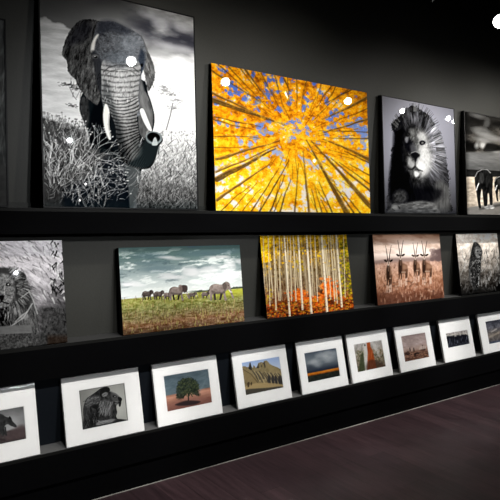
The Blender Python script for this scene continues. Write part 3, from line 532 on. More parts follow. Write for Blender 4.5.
# ---- the nine matted prints
def art_predator_walking():
    A = Art(((-44,417),(24.2,405.7),(26.4,436.8),(-41,449)), 140, 80, 21); R = A.R
    X, Y = A.X, A.Y; v = A.V
    A.C[:] = _g(np.interp(v, [0, .3, .6, 1], [112, 150, 160, 92])+12*A.fbm(10, 6, 0, 3, 1))-_g(np.clip(np.abs(X+2)-16, 0, 20)*2)
    A.mask(np.clip((v-.62-.0*X)/.06, 0, 1), np.clip(np.array([78, 70, 70])/255+.1*A.fbm(3, 2, 0, 4, 2)[..., None], 0, 1))
    A.poly([(6,433),(14,427),(24,424),(27,437),(8,440)], (92, 80, 80), .8, 3)
    A.poly([(-24,420),(-12,414),(0,413),(6,416),(11,417),(12.5,420),(16.5,424),(15.8,426),(11,424.6),(7,423),(4,426),(5,431),(2.5,434),(-1,430),(-4,427),(-10,430),(-12,440),(-16,440),(-17,430),(-24,432)], _g(np.clip(58+22*A.fbm(2, 3, .4, 3, 3), 20, 110)), 1, .9)
    A.poly([(9.5,415.5),(11,416.8),(10,418.4),(8.8,417.4)], 30); A.stroke([(5, 426), (6, 433)], 1.6, 60)
    A.mask(np.clip((v-.9)/.1, 0, 1)*.4, 40)
    A.contrast(1.2, 0.5, 0.3)
    return A

def art_lion_profile():
    A = Art(((79.6,390.5),(125,382.4),(128.6,420),(83.3,430.4)), 150, 126, 22); R = A.R
    X, Y = A.X, A.Y
    A.C[:] = _g(182-1.4*np.hypot(X-119, Y-406)+5*A.fbm(9, 9, 0, 3, 1))*np.array([1, 1, .97])
    s = lambda L: [(75+x/9.09, 380+y/9.09) for x, y in L]
    A.poly(s([(85,240),(110,175),(150,140),(200,105),(240,75),(285,58),(320,70),(325,95),(345,105),(380,120),(405,142),(432,165),(428,190),(425,215),(415,240),(405,235),(400,215),(385,225),(380,255),(390,290),(380,325),(395,350),(430,355),(490,362),(490,380),(80,465),(80,400),(85,340),(80,290)]), _g(np.clip(52+42*A.fbm(2.4, 3.4, -.5, 5, 2, .65), 8, 150)), 1, .7)
    def tuft(x0, y0, x1, y1, a, L, n, gs, w=.7, al=.55):
        for k in range(n):
            x = R.uniform(x0, x1); y = R.uniform(y0, y1); t = a+R.uniform(-.35, .35); l = L*R.uniform(.6, 1.3)
            A.stroke(s([(x, y), (x+math.cos(t)*l*.5, y+math.sin(t)*l*.5), (x+math.cos(t+.2)*l, y+math.sin(t+.2)*l)]), [w, .3], R.choice(gs), al, .5)
    A.poly(s([(105,225),(125,180),(165,155),(215,140),(240,165),(215,200),(170,225),(125,262)]), 104, .6, 2.2)
    tuft(110, 150, 230, 220, 2.4, 34, 90, [40, 70, 112, 132])
    A.poly(s([(165,235),(205,225),(225,290),(205,370),(150,410),(130,350),(140,280)]), 22, .75, 2.4)
    A.poly(s([(95,270),(135,245),(150,300),(130,380),(100,410),(88,340)]), 66, .6, 2.4)
    tuft(90, 250, 200, 400, 1.3, 44, 110, [18, 34, 60, 96])
    A.poly(s([(235,195),(270,180),(320,185),(345,215),(350,270),(330,310),(290,320),(255,300),(235,250)]), 118, .7, 2.6)
    tuft(230, 190, 350, 300, 1.7, 42, 110, [52, 84, 124, 150], .8)
    A.poly(s([(335,110),(375,125),(410,150),(415,185),(385,200),(355,190),(335,160)]), 88, .8, 1.6)
    A.poly(s([(238,95),(262,68),(295,60),(320,72),(324,96),(300,108),(275,150),(245,150),(232,125)]), 26, .95, 1); A.poly(s([(256,124),(285,108),(306,118),(296,140),(268,152),(254,142)]), 142, .85, 1.2); A.stroke(s([(262, 140), (280, 126), (298, 124)]), .6, 60, .6)
    A.stroke(s([(325, 100), (352, 112), (385, 128), (408, 150)]), 1, 140, .6, .8); A.poly(s([(352,138),(372,140),(384,152),(368,158),(352,150)]), 24, .85, .9); A.ell(*s([(370, 149)])[0], .45, .35, 170, .9, .3)
    A.poly(s([(400,150),(432,166),(426,188),(408,188),(398,170)]), 20, .85, .9); A.poly(s([(375,192),(398,194),(404,212),(386,224),(370,214)]), 128, .75, 1.2); A.stroke(s([(360, 200), (390, 206), (412, 200), (418, 232)]), .8, 18, .9, .6)
    A.poly(s([(345,230),(375,235),(382,280),(370,330),(345,345),(335,300)]), 44, .75, 2); tuft(335, 230, 375, 320, 1.6, 34, 30, [24, 60, 92])
    A.poly(s([(200,400),(225,375),(290,362),(350,350),(390,362),(350,380),(270,398),(215,412)]), 138, .85, 1.4); tuft(210, 365, 370, 395, .2, 22, 30, [90, 160], .6)
    A.poly(s([(390,352),(490,362),(490,380),(300,412),(330,392)]), 40, .8, 1.4)
    A.mask(np.clip((.025-np.minimum(np.minimum(A.U, 1-A.U), np.minimum(A.V, 1-A.V)))/.012, 0, 1)*.8, 60)
    A.contrast(1.15, .42, .5)
    return A

def art_lone_tree():
    A = Art(((164,376),(208.7,367.8),(212.4,401.4),(168.4,411.8)), 130, 105, 23); R = A.R
    v = A.V; X, Y = A.X, A.Y
    A.C[:] = np.clip(A.grad(v, [(0, (84, 98, 106)), (.35, (96, 112, 120)), (.54, (104, 118, 124)), (.57, (164, 122, 104)), (.63, (196, 146, 122)), (.75, (158, 114, 98)), (1, (122, 84, 76))])+.07*A.fbm(8, 2.6, -.25, 4, 1)[..., None], 0, 1)
    A.stroke([(206, 380), (203, 386), (200, 391)], 1., (132, 148, 154), .4, 1.5)
    A.poly([(176,404.5),(186,400.5),(196,400),(201,401),(195,404),(182,405.5)], (44, 36, 38), .9, 1.5)
    A.stroke([(189, 391), (189.3, 401)], 1.3, (58, 48, 44)); A.stroke([(185, 396), (188, 391)], .8, (60, 52, 44)); A.stroke([(193, 396), (190, 391)], .8, (60, 52, 44))
    pts = [(177.5,397),(177.8,392),(177.4,386),(180,381),(183.5,378),(188,376.6),(193,377.5),(197,381),(199.5,386),(199.5,391),(200.5,394),(197,395),(193,392.6),(190,395),(187,394),(184,398),(180.5,398.5)]
    A.poly(pts, np.clip(np.array([44, 52, 42])/255+.14*A.fbm(1.6, 1.6, 0, 4, 2)[..., None], 0, 1), .92, 1.6, rough=1.4, rs=1.3)
    for k in range(260):
        a = R.uniform(0, 6.28); q = R.rand()**.5*R.uniform(.9, 1.12); A.ell(188.5+math.cos(a)*q*11, 387.5+math.sin(a)*q*(9.6 if math.sin(a) < 0 else 8), .7, .6, [(74, 84, 54), (34, 42, 34), (92, 100, 66), (56, 68, 50)][R.randint(4)], .6, .5)
    A.contrast(1.05, 0.5, 0.3)
    return A

def art_badlands():
    A = Art(((242.8,361.5),(279.5,355.8),(283.5,386.5),(246.5,394.5)), 120, 110, 24); R = A.R
    s = lambda L: [(238+x/10, 352+y/10) for x, y in L]; v = A.V
    A.C[:] = A.grad(v, [(0, (156, 176, 210)), (.3, (186, 198, 216)), (1, (186, 198, 216))])
    rock = np.clip(np.array([138, 124, 92])/255+.12*A.fbm(1.6, 3, .6, 4, 1, .65)[..., None], 0, 1)
    A.poly(s([(40,150),(60,130),(85,130),(105,140),(118,135),(125,100),(135,92),(145,130),(160,150),(165,120),(178,130),(190,150),(205,125),(212,100),(240,90),(262,95),(270,80),(295,75),(310,90),(320,110),(350,125),(400,145),(430,165),(470,170),(470,450),(60,450)]), rock, 1, .5, False)
    A.poly(s([(112,150),(122,140),(128,95),(138,95),(148,150),(152,170),(130,165)]), (44, 44, 48), .95, .5, False)
    for p in ([(190,150),(205,130),(213,105),(222,150)], [(262,100),(275,85),(285,140),(275,150)], [(235,100),(240,140),(250,140)]): A.poly(s(p), (62, 58, 54), .85, .6, False)
    A.poly(s([(300,90),(350,130),(420,180),(400,260),(350,220),(300,150)]), (158, 142, 104), .7, 1.5)
    for k in range(26):
        x = 150+k*12+R.uniform(-4, 4); y = 180+.1*(x-150)+R.uniform(-10, 10); L = R.uniform(60, 120)
        A.stroke(s([(x, y), (x+L*.35, y+L*.5), (x+L*.55, y+L)]), [.7, 1.4], [(64, 62, 60), (92, 84, 70), (180, 164, 124)][k % 3], .75, .6)
    for x in (310, 345, 375, 410, 432): A.poly(s([(x,220+.1*(x-300)),(x+16,240),(x+24,310),(x+8,315),(x-4,270)]), (48, 48, 52), .85, .8)
    A.poly(s([(60,150),(110,170),(160,220),(220,290),(200,330),(120,300),(75,240)]), (144, 126, 90), .75, 1.5); A.stroke(s([(60,160),(140,210),(210,300),(300,320)]), .9, (96, 84, 62), .8, .7)
    A.poly(s([(90,330),(200,300),(330,300),(460,320),(460,345),(300,345),(100,372)]), (178, 156, 112), .85, 1.2)
    A.poly(s([(80,372),(180,355),(300,350),(460,338),(460,460),(80,460)]), (64, 62, 58), .85, 1.2)
    for k in range(8): A.ell(*s([(R.uniform(80, 160), R.uniform(285, 330))])[0], .8, 1.4, (70, 58, 40), .7, .6)
    A.contrast(1.05, 0.5, 0.3)
    return A

def art_storm_field():
    A = Art(((304.5,351.5),(336,346.3),(340.7,374.6),(309.3,381.4)), 110, 100, 25)
    v = A.V; X, Y = A.X, A.Y
    A.C[:] = A.grad(v, [(0, (74, 84, 96)), (.3, (120, 128, 134)), (.5, (88, 96, 104)), (.66, (36, 44, 58)), (1, (36, 44, 58))])
    c = A.fbm(9, 5, -.4, 4, 1)
    for (x, y, a, b, o) in ((326,355,10,5,.85),(316,360,8,4,.8),(318,364,5,3,.5),(331,351,8,3,.5)): A.mask(np.clip(1.15-np.hypot((X-x)/a, (Y-y)/b)+.6*c, 0, 1)*o, (176, 180, 182))
    A.mask(np.clip(1.1-np.hypot((X-311)/5, (Y-366)/4), 0, 1)*.6, (48, 56, 68))
    A.mask(np.clip((v-.685)/.02, 0, 1), np.clip(A.grad(v, [(.68, (176, 110, 40)), (.73, (206, 120, 26)), (.78, (150, 84, 24)), (.8, (40, 42, 32)), (1, (24, 30, 28))])+.1*A.fbm(1.2, 2.2, 0, 3, 2)[..., None], 0, 1))
    return A

def art_red_trunk():
    A = Art(((354,343.6),(382.2,338.8),(386,365.8),(358,371)), 100, 96, 26); R = A.R
    s = lambda L: [(350+x/12.5, 336+y/12.5) for x, y in L]; v = A.V
    A.C[:] = np.clip(A.grad(v, [(0, (176, 172, 168)), (.5, (150, 140, 128)), (1, (92, 78, 58))])+.2*A.fbm(1.8, 3, 0, 4, 1, .7)[..., None], 0, 1)
    for k in range(150): A.ell(*s([(R.uniform(90, 210), R.uniform(170, 430))])[0], .7, .9, [(66, 72, 44), (110, 104, 74), (150, 138, 116)][R.randint(3)], .6, .6)
    for k in range(170): A.ell(*s([(R.uniform(290, 440), R.uniform(160, 390))])[0], .7, .8, [(60, 62, 40), (122, 98, 66), (92, 84, 52), (168, 156, 140)][R.randint(4)], .55, .6)
    A.poly(s([(178,110),(200,70),(218,70),(222,400),(190,420),(180,300)]), (214, 212, 208), .8, 1.2); A.poly(s([(262,60),(275,90),(330,190),(380,260),(340,120),(300,60)]), (214, 212, 210), .55, 1.5)
    A.poly(s([(140,230),(165,190),(180,300),(190,420),(120,430),(125,320)]), (50, 60, 36), .75, 1.2)
    A.poly(s([(215,66),(256,60),(262,120),(285,160),(300,230),(325,330),(335,400),(218,412),(222,300),(228,200),(218,130)]), np.clip(np.array([158, 76, 34])/255+.14*A.fbm(.8, 5, .04, 4, 2)[..., None], 0, 1), 1, .6, False)
    A.poly(s([(230,300),(330,290),(450,360),(450,390),(215,415)]), (56, 36, 30), .6, 2); A.ell(*s([(192, 102)])[0], .8, 1, (50, 54, 48), .9, .5)
    return A

def art_dusty_herd():
    A = Art(((401.2,335.8),(426.3,332.2),(430,357.1),(405.5,361.8)), 90, 92, 27); R = A.R
    s = lambda L: [(397+x/13.16, 328+y/13.16) for x, y in L]; v = A.V
    A.C[:] = np.clip(A.grad(v, [(0, (150, 136, 132)), (.4, (172, 156, 152)), (.58, (168, 148, 138)), (.68, (128, 100, 86)), (1, (96, 70, 58))])+.1*A.fbm(4, 2, .2, 4, 1)[..., None], 0, 1)
    for k in range(120): A.ell(*s([(R.uniform(110, 430), R.uniform(310, 430))])[0], 1, .6, [(66, 48, 42), (150, 116, 98), (96, 70, 60), (170, 134, 112)][R.randint(4)], .6, .6)
    for x, y in ((180, 270), (232, 275), (350, 240), (375, 260)): A.poly(s([(x-8,y-5),(x,y-18),(x+8,y),(x+10,y+30),(x-4,y+34)]), (70, 56, 52), .85, .7)
    A.poly(s([(300,275),(330,240),(385,240),(390,270),(350,290),(310,290)]), (196, 182, 172), .75, 1); A.poly(s([(120,320),(170,320),(180,345),(130,350)]), (56, 42, 38), .8, .8)
    A.poly(s([(240,330),(280,318),(310,330),(300,340),(265,345),(250,375),(240,370)]), (48, 36, 32), .9, .7); A.poly(s([(310,290),(370,275),(390,280),(360,300)]), (70, 50, 44), .8, .7)
    A.contrast(1.15, 0.5, 0.3)
    return A

def art_wildebeest_crowd():
    A = Art(((446.3,333.2),(468.3,329.6),(470.2,343.7),(448.7,348)), 90, 62, 28); R = A.R
    s = lambda L: [(440+x/14.29, 322+y/14.29) for x, y in L]; v = A.V
    A.C[:] = np.clip(A.grad(v, [(0, (150, 146, 144)), (.35, (176, 170, 162)), (.5, (70, 72, 80)), (1, (50, 52, 60))])+.22*A.fbm(1.1, 1.5, 0, 3, 1, .7)[..., None], 0, 1)
    for k in range(24):
        x = 110+k*13+R.uniform(-5, 5); y = 232+R.uniform(-16, 10)-.12*(x-110)
        A.ell(*s([(x, y)])[0], .9, 1.2, (26, 28, 36), .85, .6); A.stroke(s([(x-14, y-12), (x, y-4), (x+14, y-14)]), .5, (40, 40, 46), .8, .5); A.stroke(s([(x, y+10), (x+R.uniform(-4, 4), y+80)]), 1.1, (20, 22, 30), .8, .6)
    for k in range(16): x = R.uniform(130, 420); y = R.uniform(225, 290)-.12*(x-110); A.stroke(s([(x, y), (x+3, y+30)]), .5, (140, 144, 154), .5, .6)
    A.contrast(1.2, 0.45, 0.3)
    return A

def art_river_crossing():
    A = Art(((486.3,321.6),(501.1,318.5),(505.7,340.8),(490.6,344.4)), 70, 74, 29); R = A.R
    s = lambda L: [(475+x/11.1, 310+y/11.1) for x, y in L]; v = A.V
    A.C[:] = np.clip(A.grad(v, [(0, (64, 66, 76)), (.3, (92, 92, 100)), (.6, (120, 112, 106)), (1, (88, 84, 84))])+.24*A.fbm(2.2, 1.6, -.5, 4, 1, .7)[..., None], 0, 1)
    A.stroke(s([(195, 240), (240, 210)]), 1.4, (196, 190, 184), .8, 1); A.stroke(s([(175, 300), (230, 270), (280, 240)]), 1.8, (178, 166, 152), .7, 1.2)
    A.mask(np.clip((v-.88)/.05, 0, 1)*.6, (60, 74, 104))
    return A

# ---------------------------------------------------------------- helpers
EYE = 1.852                       # camera height; heights below are given relative to it, then lifted
D = 3.417                         # distance of the ledge fronts
DEPTH = .13                       # depth of the ledges
X0, X1 = -3.2, 10.5               # the room's length
YB = -8.6; ZC = 4.45

def lin(c):
    c = np.asarray(c, float); return np.where(c <= .04045, c/12.92, ((c+.055)/1.055)**2.4)
def srgb(*c): return tuple(float(v) for v in lin(np.array(c)/255.))+(1.,)

def mat(name, col, rough=.5, spec=.5, metal=0., noise=None, bump=0., nscale=40.):
    m = bpy.data.materials.new(name); m.use_nodes = True; nt = m.node_tree; b = nt.nodes['Principled BSDF']
    b.inputs['Base Color'].default_value = col; b.inputs['Roughness'].default_value = rough
    b.inputs['Specular IOR Level'].default_value = spec; b.inputs['Metallic'].default_value = metal
    if noise or bump:
        tc = nt.nodes.new('ShaderNodeTexCoord'); n = nt.nodes.new('ShaderNodeTexNoise'); n.inputs['Scale'].default_value = nscale
        n.inputs['Detail'].default_value = 5; nt.links.new(tc.outputs['Object'], n.inputs['Vector'])
        if noise:
            r = nt.nodes.new('ShaderNodeValToRGB'); k = noise
            r.color_ramp.elements[0].position = .3; r.color_ramp.elements[1].position = .7
            r.color_ramp.elements[0].color = tuple(v*(1-k) for v in col[:3])+(1,); r.color_ramp.elements[1].color = tuple(v*(1+k) for v in col[:3])+(1,)
            nt.links.new(n.outputs['Fac'], r.inputs['Fac']); nt.links.new(r.outputs['Color'], b.inputs['Base Color'])
        if bump:
            bp = nt.nodes.new('ShaderNodeBump'); bp.inputs['Strength'].default_value = bump; bp.inputs['Distance'].default_value = .002
            nt.links.new(n.outputs['Fac'], bp.inputs['Height']); nt.links.new(bp.outputs['Normal'], b.inputs['Normal'])
    return m

def link(name, me, m=None, parent=None, smooth=False):
    o = bpy.data.objects.new(name, me); COL.objects.link(o)
    if m: me.materials.append(m)
    if parent: o.parent = parent
    if smooth:
        for p in me.polygons: p.use_smooth = True
    return o
def bm_obj(name, bm, m, parent=None, bevel=0., smooth=False):
    if bevel: bmesh.ops.bevel(bm, geom=list(bm.edges), offset=bevel, segments=2, affect='EDGES', profile=.6)
    bmesh.ops.recalc_face_normals(bm, faces=bm.faces)
    me = bpy.data.meshes.new(name); bm.to_mesh(me); bm.free(); return link(name, me, m, parent, smooth)
def box(bm, a, b):
    v = [bm.verts.new((x, y, z)) for x in (a[0], b[0]) for y in (a[1], b[1]) for z in (a[2], b[2])]
    for f in ((0,1,3,2),(4,6,7,5),(0,4,5,1),(2,3,7,6),(0,2,6,4),(1,5,7,3)): bm.faces.new([v[i] for i in f])
def boxobj(name, a, b, m, parent=None, bevel=0.):
    bm = bmesh.new(); box(bm, a, b); return bm_obj(name, bm, m, parent, bevel)
def lathe(bm, prof, segs=32, M=None):
    rings = []
    for r, z in prof:
        rings.append([bm.verts.new((r*math.cos(2*math.pi*k/segs), r*math.sin(2*math.pi*k/segs), z)) for k in range(segs)] if r > 1e-6 else [bm.verts.new((0, 0, z))])
    for a, b in zip(rings, rings[1:]):
        for k in range(segs):
            j = (k+1) % segs
            if len(a) == 1 and len(b) == 1: continue
            if len(a) == 1: bm.faces.new((a[0], b[j], b[k]))
            elif len(b) == 1: bm.faces.new((a[k], a[j], b[0]))
            else: bm.faces.new((a[k], a[j], b[j], b[k]))
    if M is not None: bmesh.ops.transform(bm, matrix=M, verts=bm.verts)
def tube(bm, p, q, r, segs=14):
    p = Vector(p); q = Vector(q); d = q-p; n0 = len(bm.verts)
    M = Matrix.Translation(p) @ d.to_track_quat('Z', 'Y').to_matrix().to_4x4()
    b2 = bmesh.new(); lathe(b2, [(0, 0), (r, 0), (r, d.length), (0, d.length)], segs, M)
    me = bpy.data.meshes.new('t'); b2.to_mesh(me); b2.free(); bm.from_mesh(me); bpy.data.meshes.remove(me)
def ring_frame(bm, x0, z0, x1, z1, ux0, uz0, ux1, uz1, y0, y1, ybev=None):
    """flat rectangular ring (outer rect, hole rect) between depths y0 (front) and y1; ybev: hole slopes inwards to y1"""
    O = [(x0, z0), (x1, z0), (x1, z1), (x0, z1)]; I = [(ux0, uz0), (ux1, uz0), (ux1, uz1), (ux0, uz1)]
    b = ybev or 0.; J = [(ux0+b, uz0+b), (ux1-b, uz0+b), (ux1-b, uz1-b), (ux0+b, uz1-b)]
    of = [bm.verts.new((x, y0, z)) for x, z in O]; ob = [bm.verts.new((x, y1, z)) for x, z in O]
    jf = [bm.verts.new((x, y0, z)) for x, z in I]; jb = [bm.verts.new((x, y1, z)) for x, z in J]
    for k in range(4):
        j = (k+1) % 4
        bm.faces.new((of[k], of[j], jf[j], jf[k])); bm.faces.new((ob[j], ob[k], jb[k], jb[j]))
        bm.faces.new((of[j], of[k], ob[k], ob[j])); bm.faces.new((jf[k], jf[j], jb[j], jb[k]))
def thing(name, loc, label, cat, group=None, rot=(0, 0, 0)):
    o = bpy.data.objects.new(name, None); COL.objects.link(o); o.location = loc; o.rotation_euler = rot; o.empty_display_size = .1
    tag(o, label, cat, group); return o
def tag(o, label, cat, group=None):
    o['label'] = label; o['category'] = cat
    if group: o['group'] = group
    return o
def struct(o): o['kind'] = 'structure'; return o

# ---------------------------------------------------------------- materials
M_WALL = mat('wall_charcoal_paint', srgb(*WALLC), .5, .15, noise=.06, bump=.25, nscale=90)
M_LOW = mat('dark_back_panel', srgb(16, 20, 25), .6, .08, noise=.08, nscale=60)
M_LEDGE = mat('black_ledge_laminate', srgb(5, 5, 6), .75, .03, noise=.12, nscale=30)
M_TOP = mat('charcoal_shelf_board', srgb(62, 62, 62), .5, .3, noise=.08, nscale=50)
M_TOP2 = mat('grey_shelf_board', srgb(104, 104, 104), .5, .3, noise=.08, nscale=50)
M_EDGE = mat('shelf_edge_band', srgb(20, 20, 19), .55, .1)
M_CLEAT = mat('dark_cleat', srgb(34, 35, 32), .5, .15)
M_CEIL = mat('black_ceiling_paint', srgb(8, 8, 9), .9, .02)
M_BLACK = mat('black_satin_frame', srgb(8, 8, 9), .45, .12)
M_SIDE = mat('black_box_mount', srgb(9, 9, 10), .6, .1)
M_MATB = mat('white_mat_board', srgb(*MATC), .7, .15, noise=.012, nscale=25)
M_CORE = mat('mat_core', srgb(225, 222, 214), .8, .1)
M_BACKB = mat('white_foam_backing', srgb(206, 206, 204), .8, .1)
M_METAL = mat('black_lamp_metal', srgb(20, 20, 21), .35, .5, .3)
M_FLOORLINE = mat('pale_floor_line', srgb(150, 148, 142), .6, .3, noise=.5, nscale=3)

def lens_mat():
    m = bpy.data.materials.new('lamp_lens_lit'); m.use_nodes = True; nt = m.node_tree; b = nt.nodes['Principled BSDF']
    b.inputs['Base Color'].default_value = (.9, .9, .9, 1); b.inputs['Emission Color'].default_value = (1, .985, .96, 1); b.inputs['Emission Strength'].default_value = 45
    return m
M_LENS = lens_mat()

def film_mat():
    m = bpy.data.materials.new('clear_film'); m.use_nodes = True; nt = m.node_tree; nt.nodes.clear()
    o = nt.nodes.new('ShaderNodeOutputMaterial'); mx = nt.nodes.new('ShaderNodeMixShader'); t = nt.nodes.new('ShaderNodeBsdfTransparent'); g = nt.nodes.new('ShaderNodeBsdfGlossy'); f = nt.nodes.new('ShaderNodeFresnel')
    t.inputs['Color'].default_value = (.985, .985, .985, 1); g.inputs['Roughness'].default_value = .06; f.inputs['IOR'].default_value = 1.45
    tc = nt.nodes.new('ShaderNodeTexCoord'); n = nt.nodes.new('ShaderNodeTexNoise'); n.inputs['Scale'].default_value = 16; n.inputs['Detail'].default_value = 3
    bp = nt.nodes.new('ShaderNodeBump'); bp.inputs['Strength'].default_value = .2; bp.inputs['Distance'].default_value = .005
    L = nt.links.new; L(tc.outputs['Object'], n.inputs['Vector']); L(n.outputs['Fac'], bp.inputs['Height']); L(bp.outputs['Normal'], g.inputs['Normal'])
    L(f.outputs['Fac'], mx.inputs['Fac']); L(t.outputs[0], mx.inputs[1]); L(g.outputs[0], mx.inputs[2]); L(mx.outputs[0], o.inputs['Surface'])
    return m
M_FILM = film_mat()

def print_mat(name, rough, spec):
    m = bpy.data.materials.new(name); m.use_nodes = True; nt = m.node_tree; b = nt.nodes['Principled BSDF']
    a = nt.nodes.new('ShaderNodeAttribute'); a.attribute_name = 'ink'; nt.links.new(a.outputs['Color'], b.inputs['Base Color'])
    b.inputs['Roughness'].default_value = rough; b.inputs['Specular IOR Level'].default_value = spec
    return m
M_ACRYL = print_mat('print_under_acrylic', .012, .5)
M_PAPER = print_mat('matte_photo_paper', .5, .06)

def floor_mat():
    m = bpy.data.materials.new('dark_wood_floor'); m.use_nodes = True; nt = m.node_tree; b = nt.nodes['Principled BSDF']; N = nt.nodes.new; L = nt.links.new
    tc = N('ShaderNodeTexCoord'); mp = N('ShaderNodeMapping'); mp.inputs['Rotation'].default_value = (0, 0, math.radians(90)); L(tc.outputs['Object'], mp.inputs['Vector'])
    br = N('ShaderNodeTexBrick'); br.offset = .37; br.inputs['Scale'].default_value = 1; br.inputs['Brick Width'].default_value = 1.25; br.inputs['Row Height'].default_value = .17
    br.inputs['Mortar Size'].default_value = .0016; br.inputs['Mortar Smooth'].default_value = .3; br.inputs['Bias'].default_value = 0
    br.inputs['Color1'].default_value = srgb(*FL1); br.inputs['Color2'].default_value = srgb(*FL2); br.inputs['Mortar'].default_value = srgb(22, 16, 16)
    L(mp.outputs[0], br.inputs['Vector'])
    m2 = N('ShaderNodeMapping'); m2.inputs['Scale'].default_value = (14, 1.2, 1); L(tc.outputs['Object'], m2.inputs['Vector'])
    n = N('ShaderNodeTexNoise'); n.inputs['Scale'].default_value = 2.2; n.inputs['Detail'].default_value = 7; n.inputs['Roughness'].default_value = .62; L(m2.outputs[0], n.inputs['Vector'])
    mx = N('ShaderNodeMix'); mx.data_type = 'RGBA'; mx.blend_type = 'MULTIPLY'; mx.inputs['Factor'].default_value = .8
    r = N('ShaderNodeValToRGB'); r.color_ramp.elements[0].position = .3; r.color_ramp.elements[0].color = (.5, .47, .47, 1); r.color_ramp.elements[1].position = .72; r.color_ramp.elements[1].color = (1.4, 1.32, 1.3, 1)
    L(n.outputs['Fac'], r.inputs['Fac']); L(br.outputs['Color'], mx.inputs['A']); L(r.outputs['Color'], mx.inputs['B']); L(mx.outputs['Result'], b.inputs['Base Color'])
    n3 = N('ShaderNodeTexNoise'); n3.inputs['Scale'].default_value = 1.7; n3.inputs['Detail'].default_value = 4; L(tc.outputs['Object'], n3.inputs['Vector'])
    mr = N('ShaderNodeMapRange'); mr.inputs['From Min'].default_value = .3; mr.inputs['From Max'].default_value = .7; mr.inputs['To Min'].default_value = .34; mr.inputs['To Max'].default_value = .5
    L(n3.outputs['Fac'], mr.inputs['Value']); L(mr.outputs[0], b.inputs['Roughness']); b.inputs['Specular IOR Level'].default_value = .22
    bp = N('ShaderNodeBump'); bp.inputs['Strength'].default_value = .15; bp.inputs['Distance'].default_value = .001; L(br.outputs['Fac'], bp.inputs['Height']); bp.invert = True; L(bp.outputs[0], b.inputs['Normal'])
    return m
M_FLOOR = floor_mat()

# ---------------------------------------------------------------- the room
YW = D+DEPTH
struct(boxobj('floor', (X0, YB, -.08), (X1, YW+.2, 0), M_FLOOR))
struct(boxobj('ceiling', (X0, YB, ZC), (X1, YW+.2, ZC+.1), M_CEIL))
struct(boxobj('wall_front', (X0, YW, .95), (X1, YW+.2, ZC), M_WALL))
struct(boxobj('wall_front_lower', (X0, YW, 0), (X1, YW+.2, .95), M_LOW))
struct(boxobj('wall_left', (X0-.15, YB, 0), (X0, YW+.2, ZC), M_WALL))
struct(boxobj('wall_right', (X1, YB, 0), (X1+.15, YW+.2, ZC), M_WALL))
struct(boxobj('wall_back', (X0-.15, YB-.15, 0), (X1+.15, YB, ZC), M_WALL))
struct(boxobj('baseboard_front', (X0, D+.05, .0), (X1, YW, .175), M_LEDGE))
bm = bmesh.new(); box(bm, (X0, D+.046, 0), (X1, D+.0495, .0045))  # thin pale line where the baseboard meets the floor
struct(bm_obj('trim_1', bm, M_FLOORLINE))

# ---------------------------------------------------------------- the three picture ledges
SHELF = (EYE-.052, EYE-.833, EYE-1.466)                   # tops
FASC = (EYE-.196, EYE-1.030, EYE-1.660)                   # undersides of the fascia boards
LL = ('long black picture ledge at eye height carrying the largest pictures', 'long black picture ledge in the middle carrying the medium sized pictures', 'long black picture ledge nearest the floor carrying the white matted prints')
for i, (zt, zb, lab) in enumerate(zip(SHELF, FASC, LL)):
    L = thing('picture_ledge', ((X0+X1)/2, YW, zt), lab, 'shelf', 'picture ledges on the wall')
    hx = (X1-X0)/2-.002; d = DEPTH-.0005
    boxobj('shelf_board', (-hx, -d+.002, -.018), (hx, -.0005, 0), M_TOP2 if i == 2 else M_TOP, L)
    boxobj('edge_band', (-hx, -d-.001, -.018), (hx, -d+.002, 0), M_EDGE, L)
    boxobj('fascia', (-hx, -d, zb-zt), (hx, -d+.018, -.018), M_LEDGE, L)
    boxobj('underside_panel', (-hx, -d+.018, zb-zt), (hx, -.0005, zb-zt+.012), M_LEDGE, L)
    if i == 0: boxobj('back_cleat', (-hx, -.012, 0), (hx, -.0005, .03), M_CLEAT, L)

# ---------------------------------------------------------------- pictures
def face_mesh(name, art, x0, z0, w, h, y, m, parent):
    A = art(); ny, nx = A.ny, A.nx
    V = np.zeros((ny, nx, 3), np.float32); V[..., 0] = x0+w*A.U; V[..., 1] = y; V[..., 2] = z0+h*(1-A.V)
    idx = np.arange(nx*ny).reshape(ny, nx)
    Q = np.stack([idx[1:, :-1], idx[1:, 1:], idx[:-1, 1:], idx[:-1, :-1]], -1).reshape(-1, 4)
    me = bpy.data.meshes.new(name); me.vertices.add(nx*ny); me.vertices.foreach_set('co', V.reshape(-1))
    me.loops.add(Q.size); me.loops.foreach_set('vertex_index', Q.reshape(-1).astype(np.int32))
    me.polygons.add(len(Q)); me.polygons.foreach_set('loop_start', np.arange(0, Q.size, 4, dtype=np.int32))
    try: me.polygons.foreach_set('loop_total', np.full(len(Q), 4, np.int32))
    except Exception: pass
    me.update(calc_edges=True)
    C = np.ones((ny*nx, 4), np.float32); C[:, :3] = lin(np.clip(A.C, .012, .985)).reshape(-1, 3)*INK
    at = me.color_attributes.new('ink', 'FLOAT_COLOR', 'POINT'); at.data.foreach_set('color', C.reshape(-1))
    return link(name, me, m, parent)

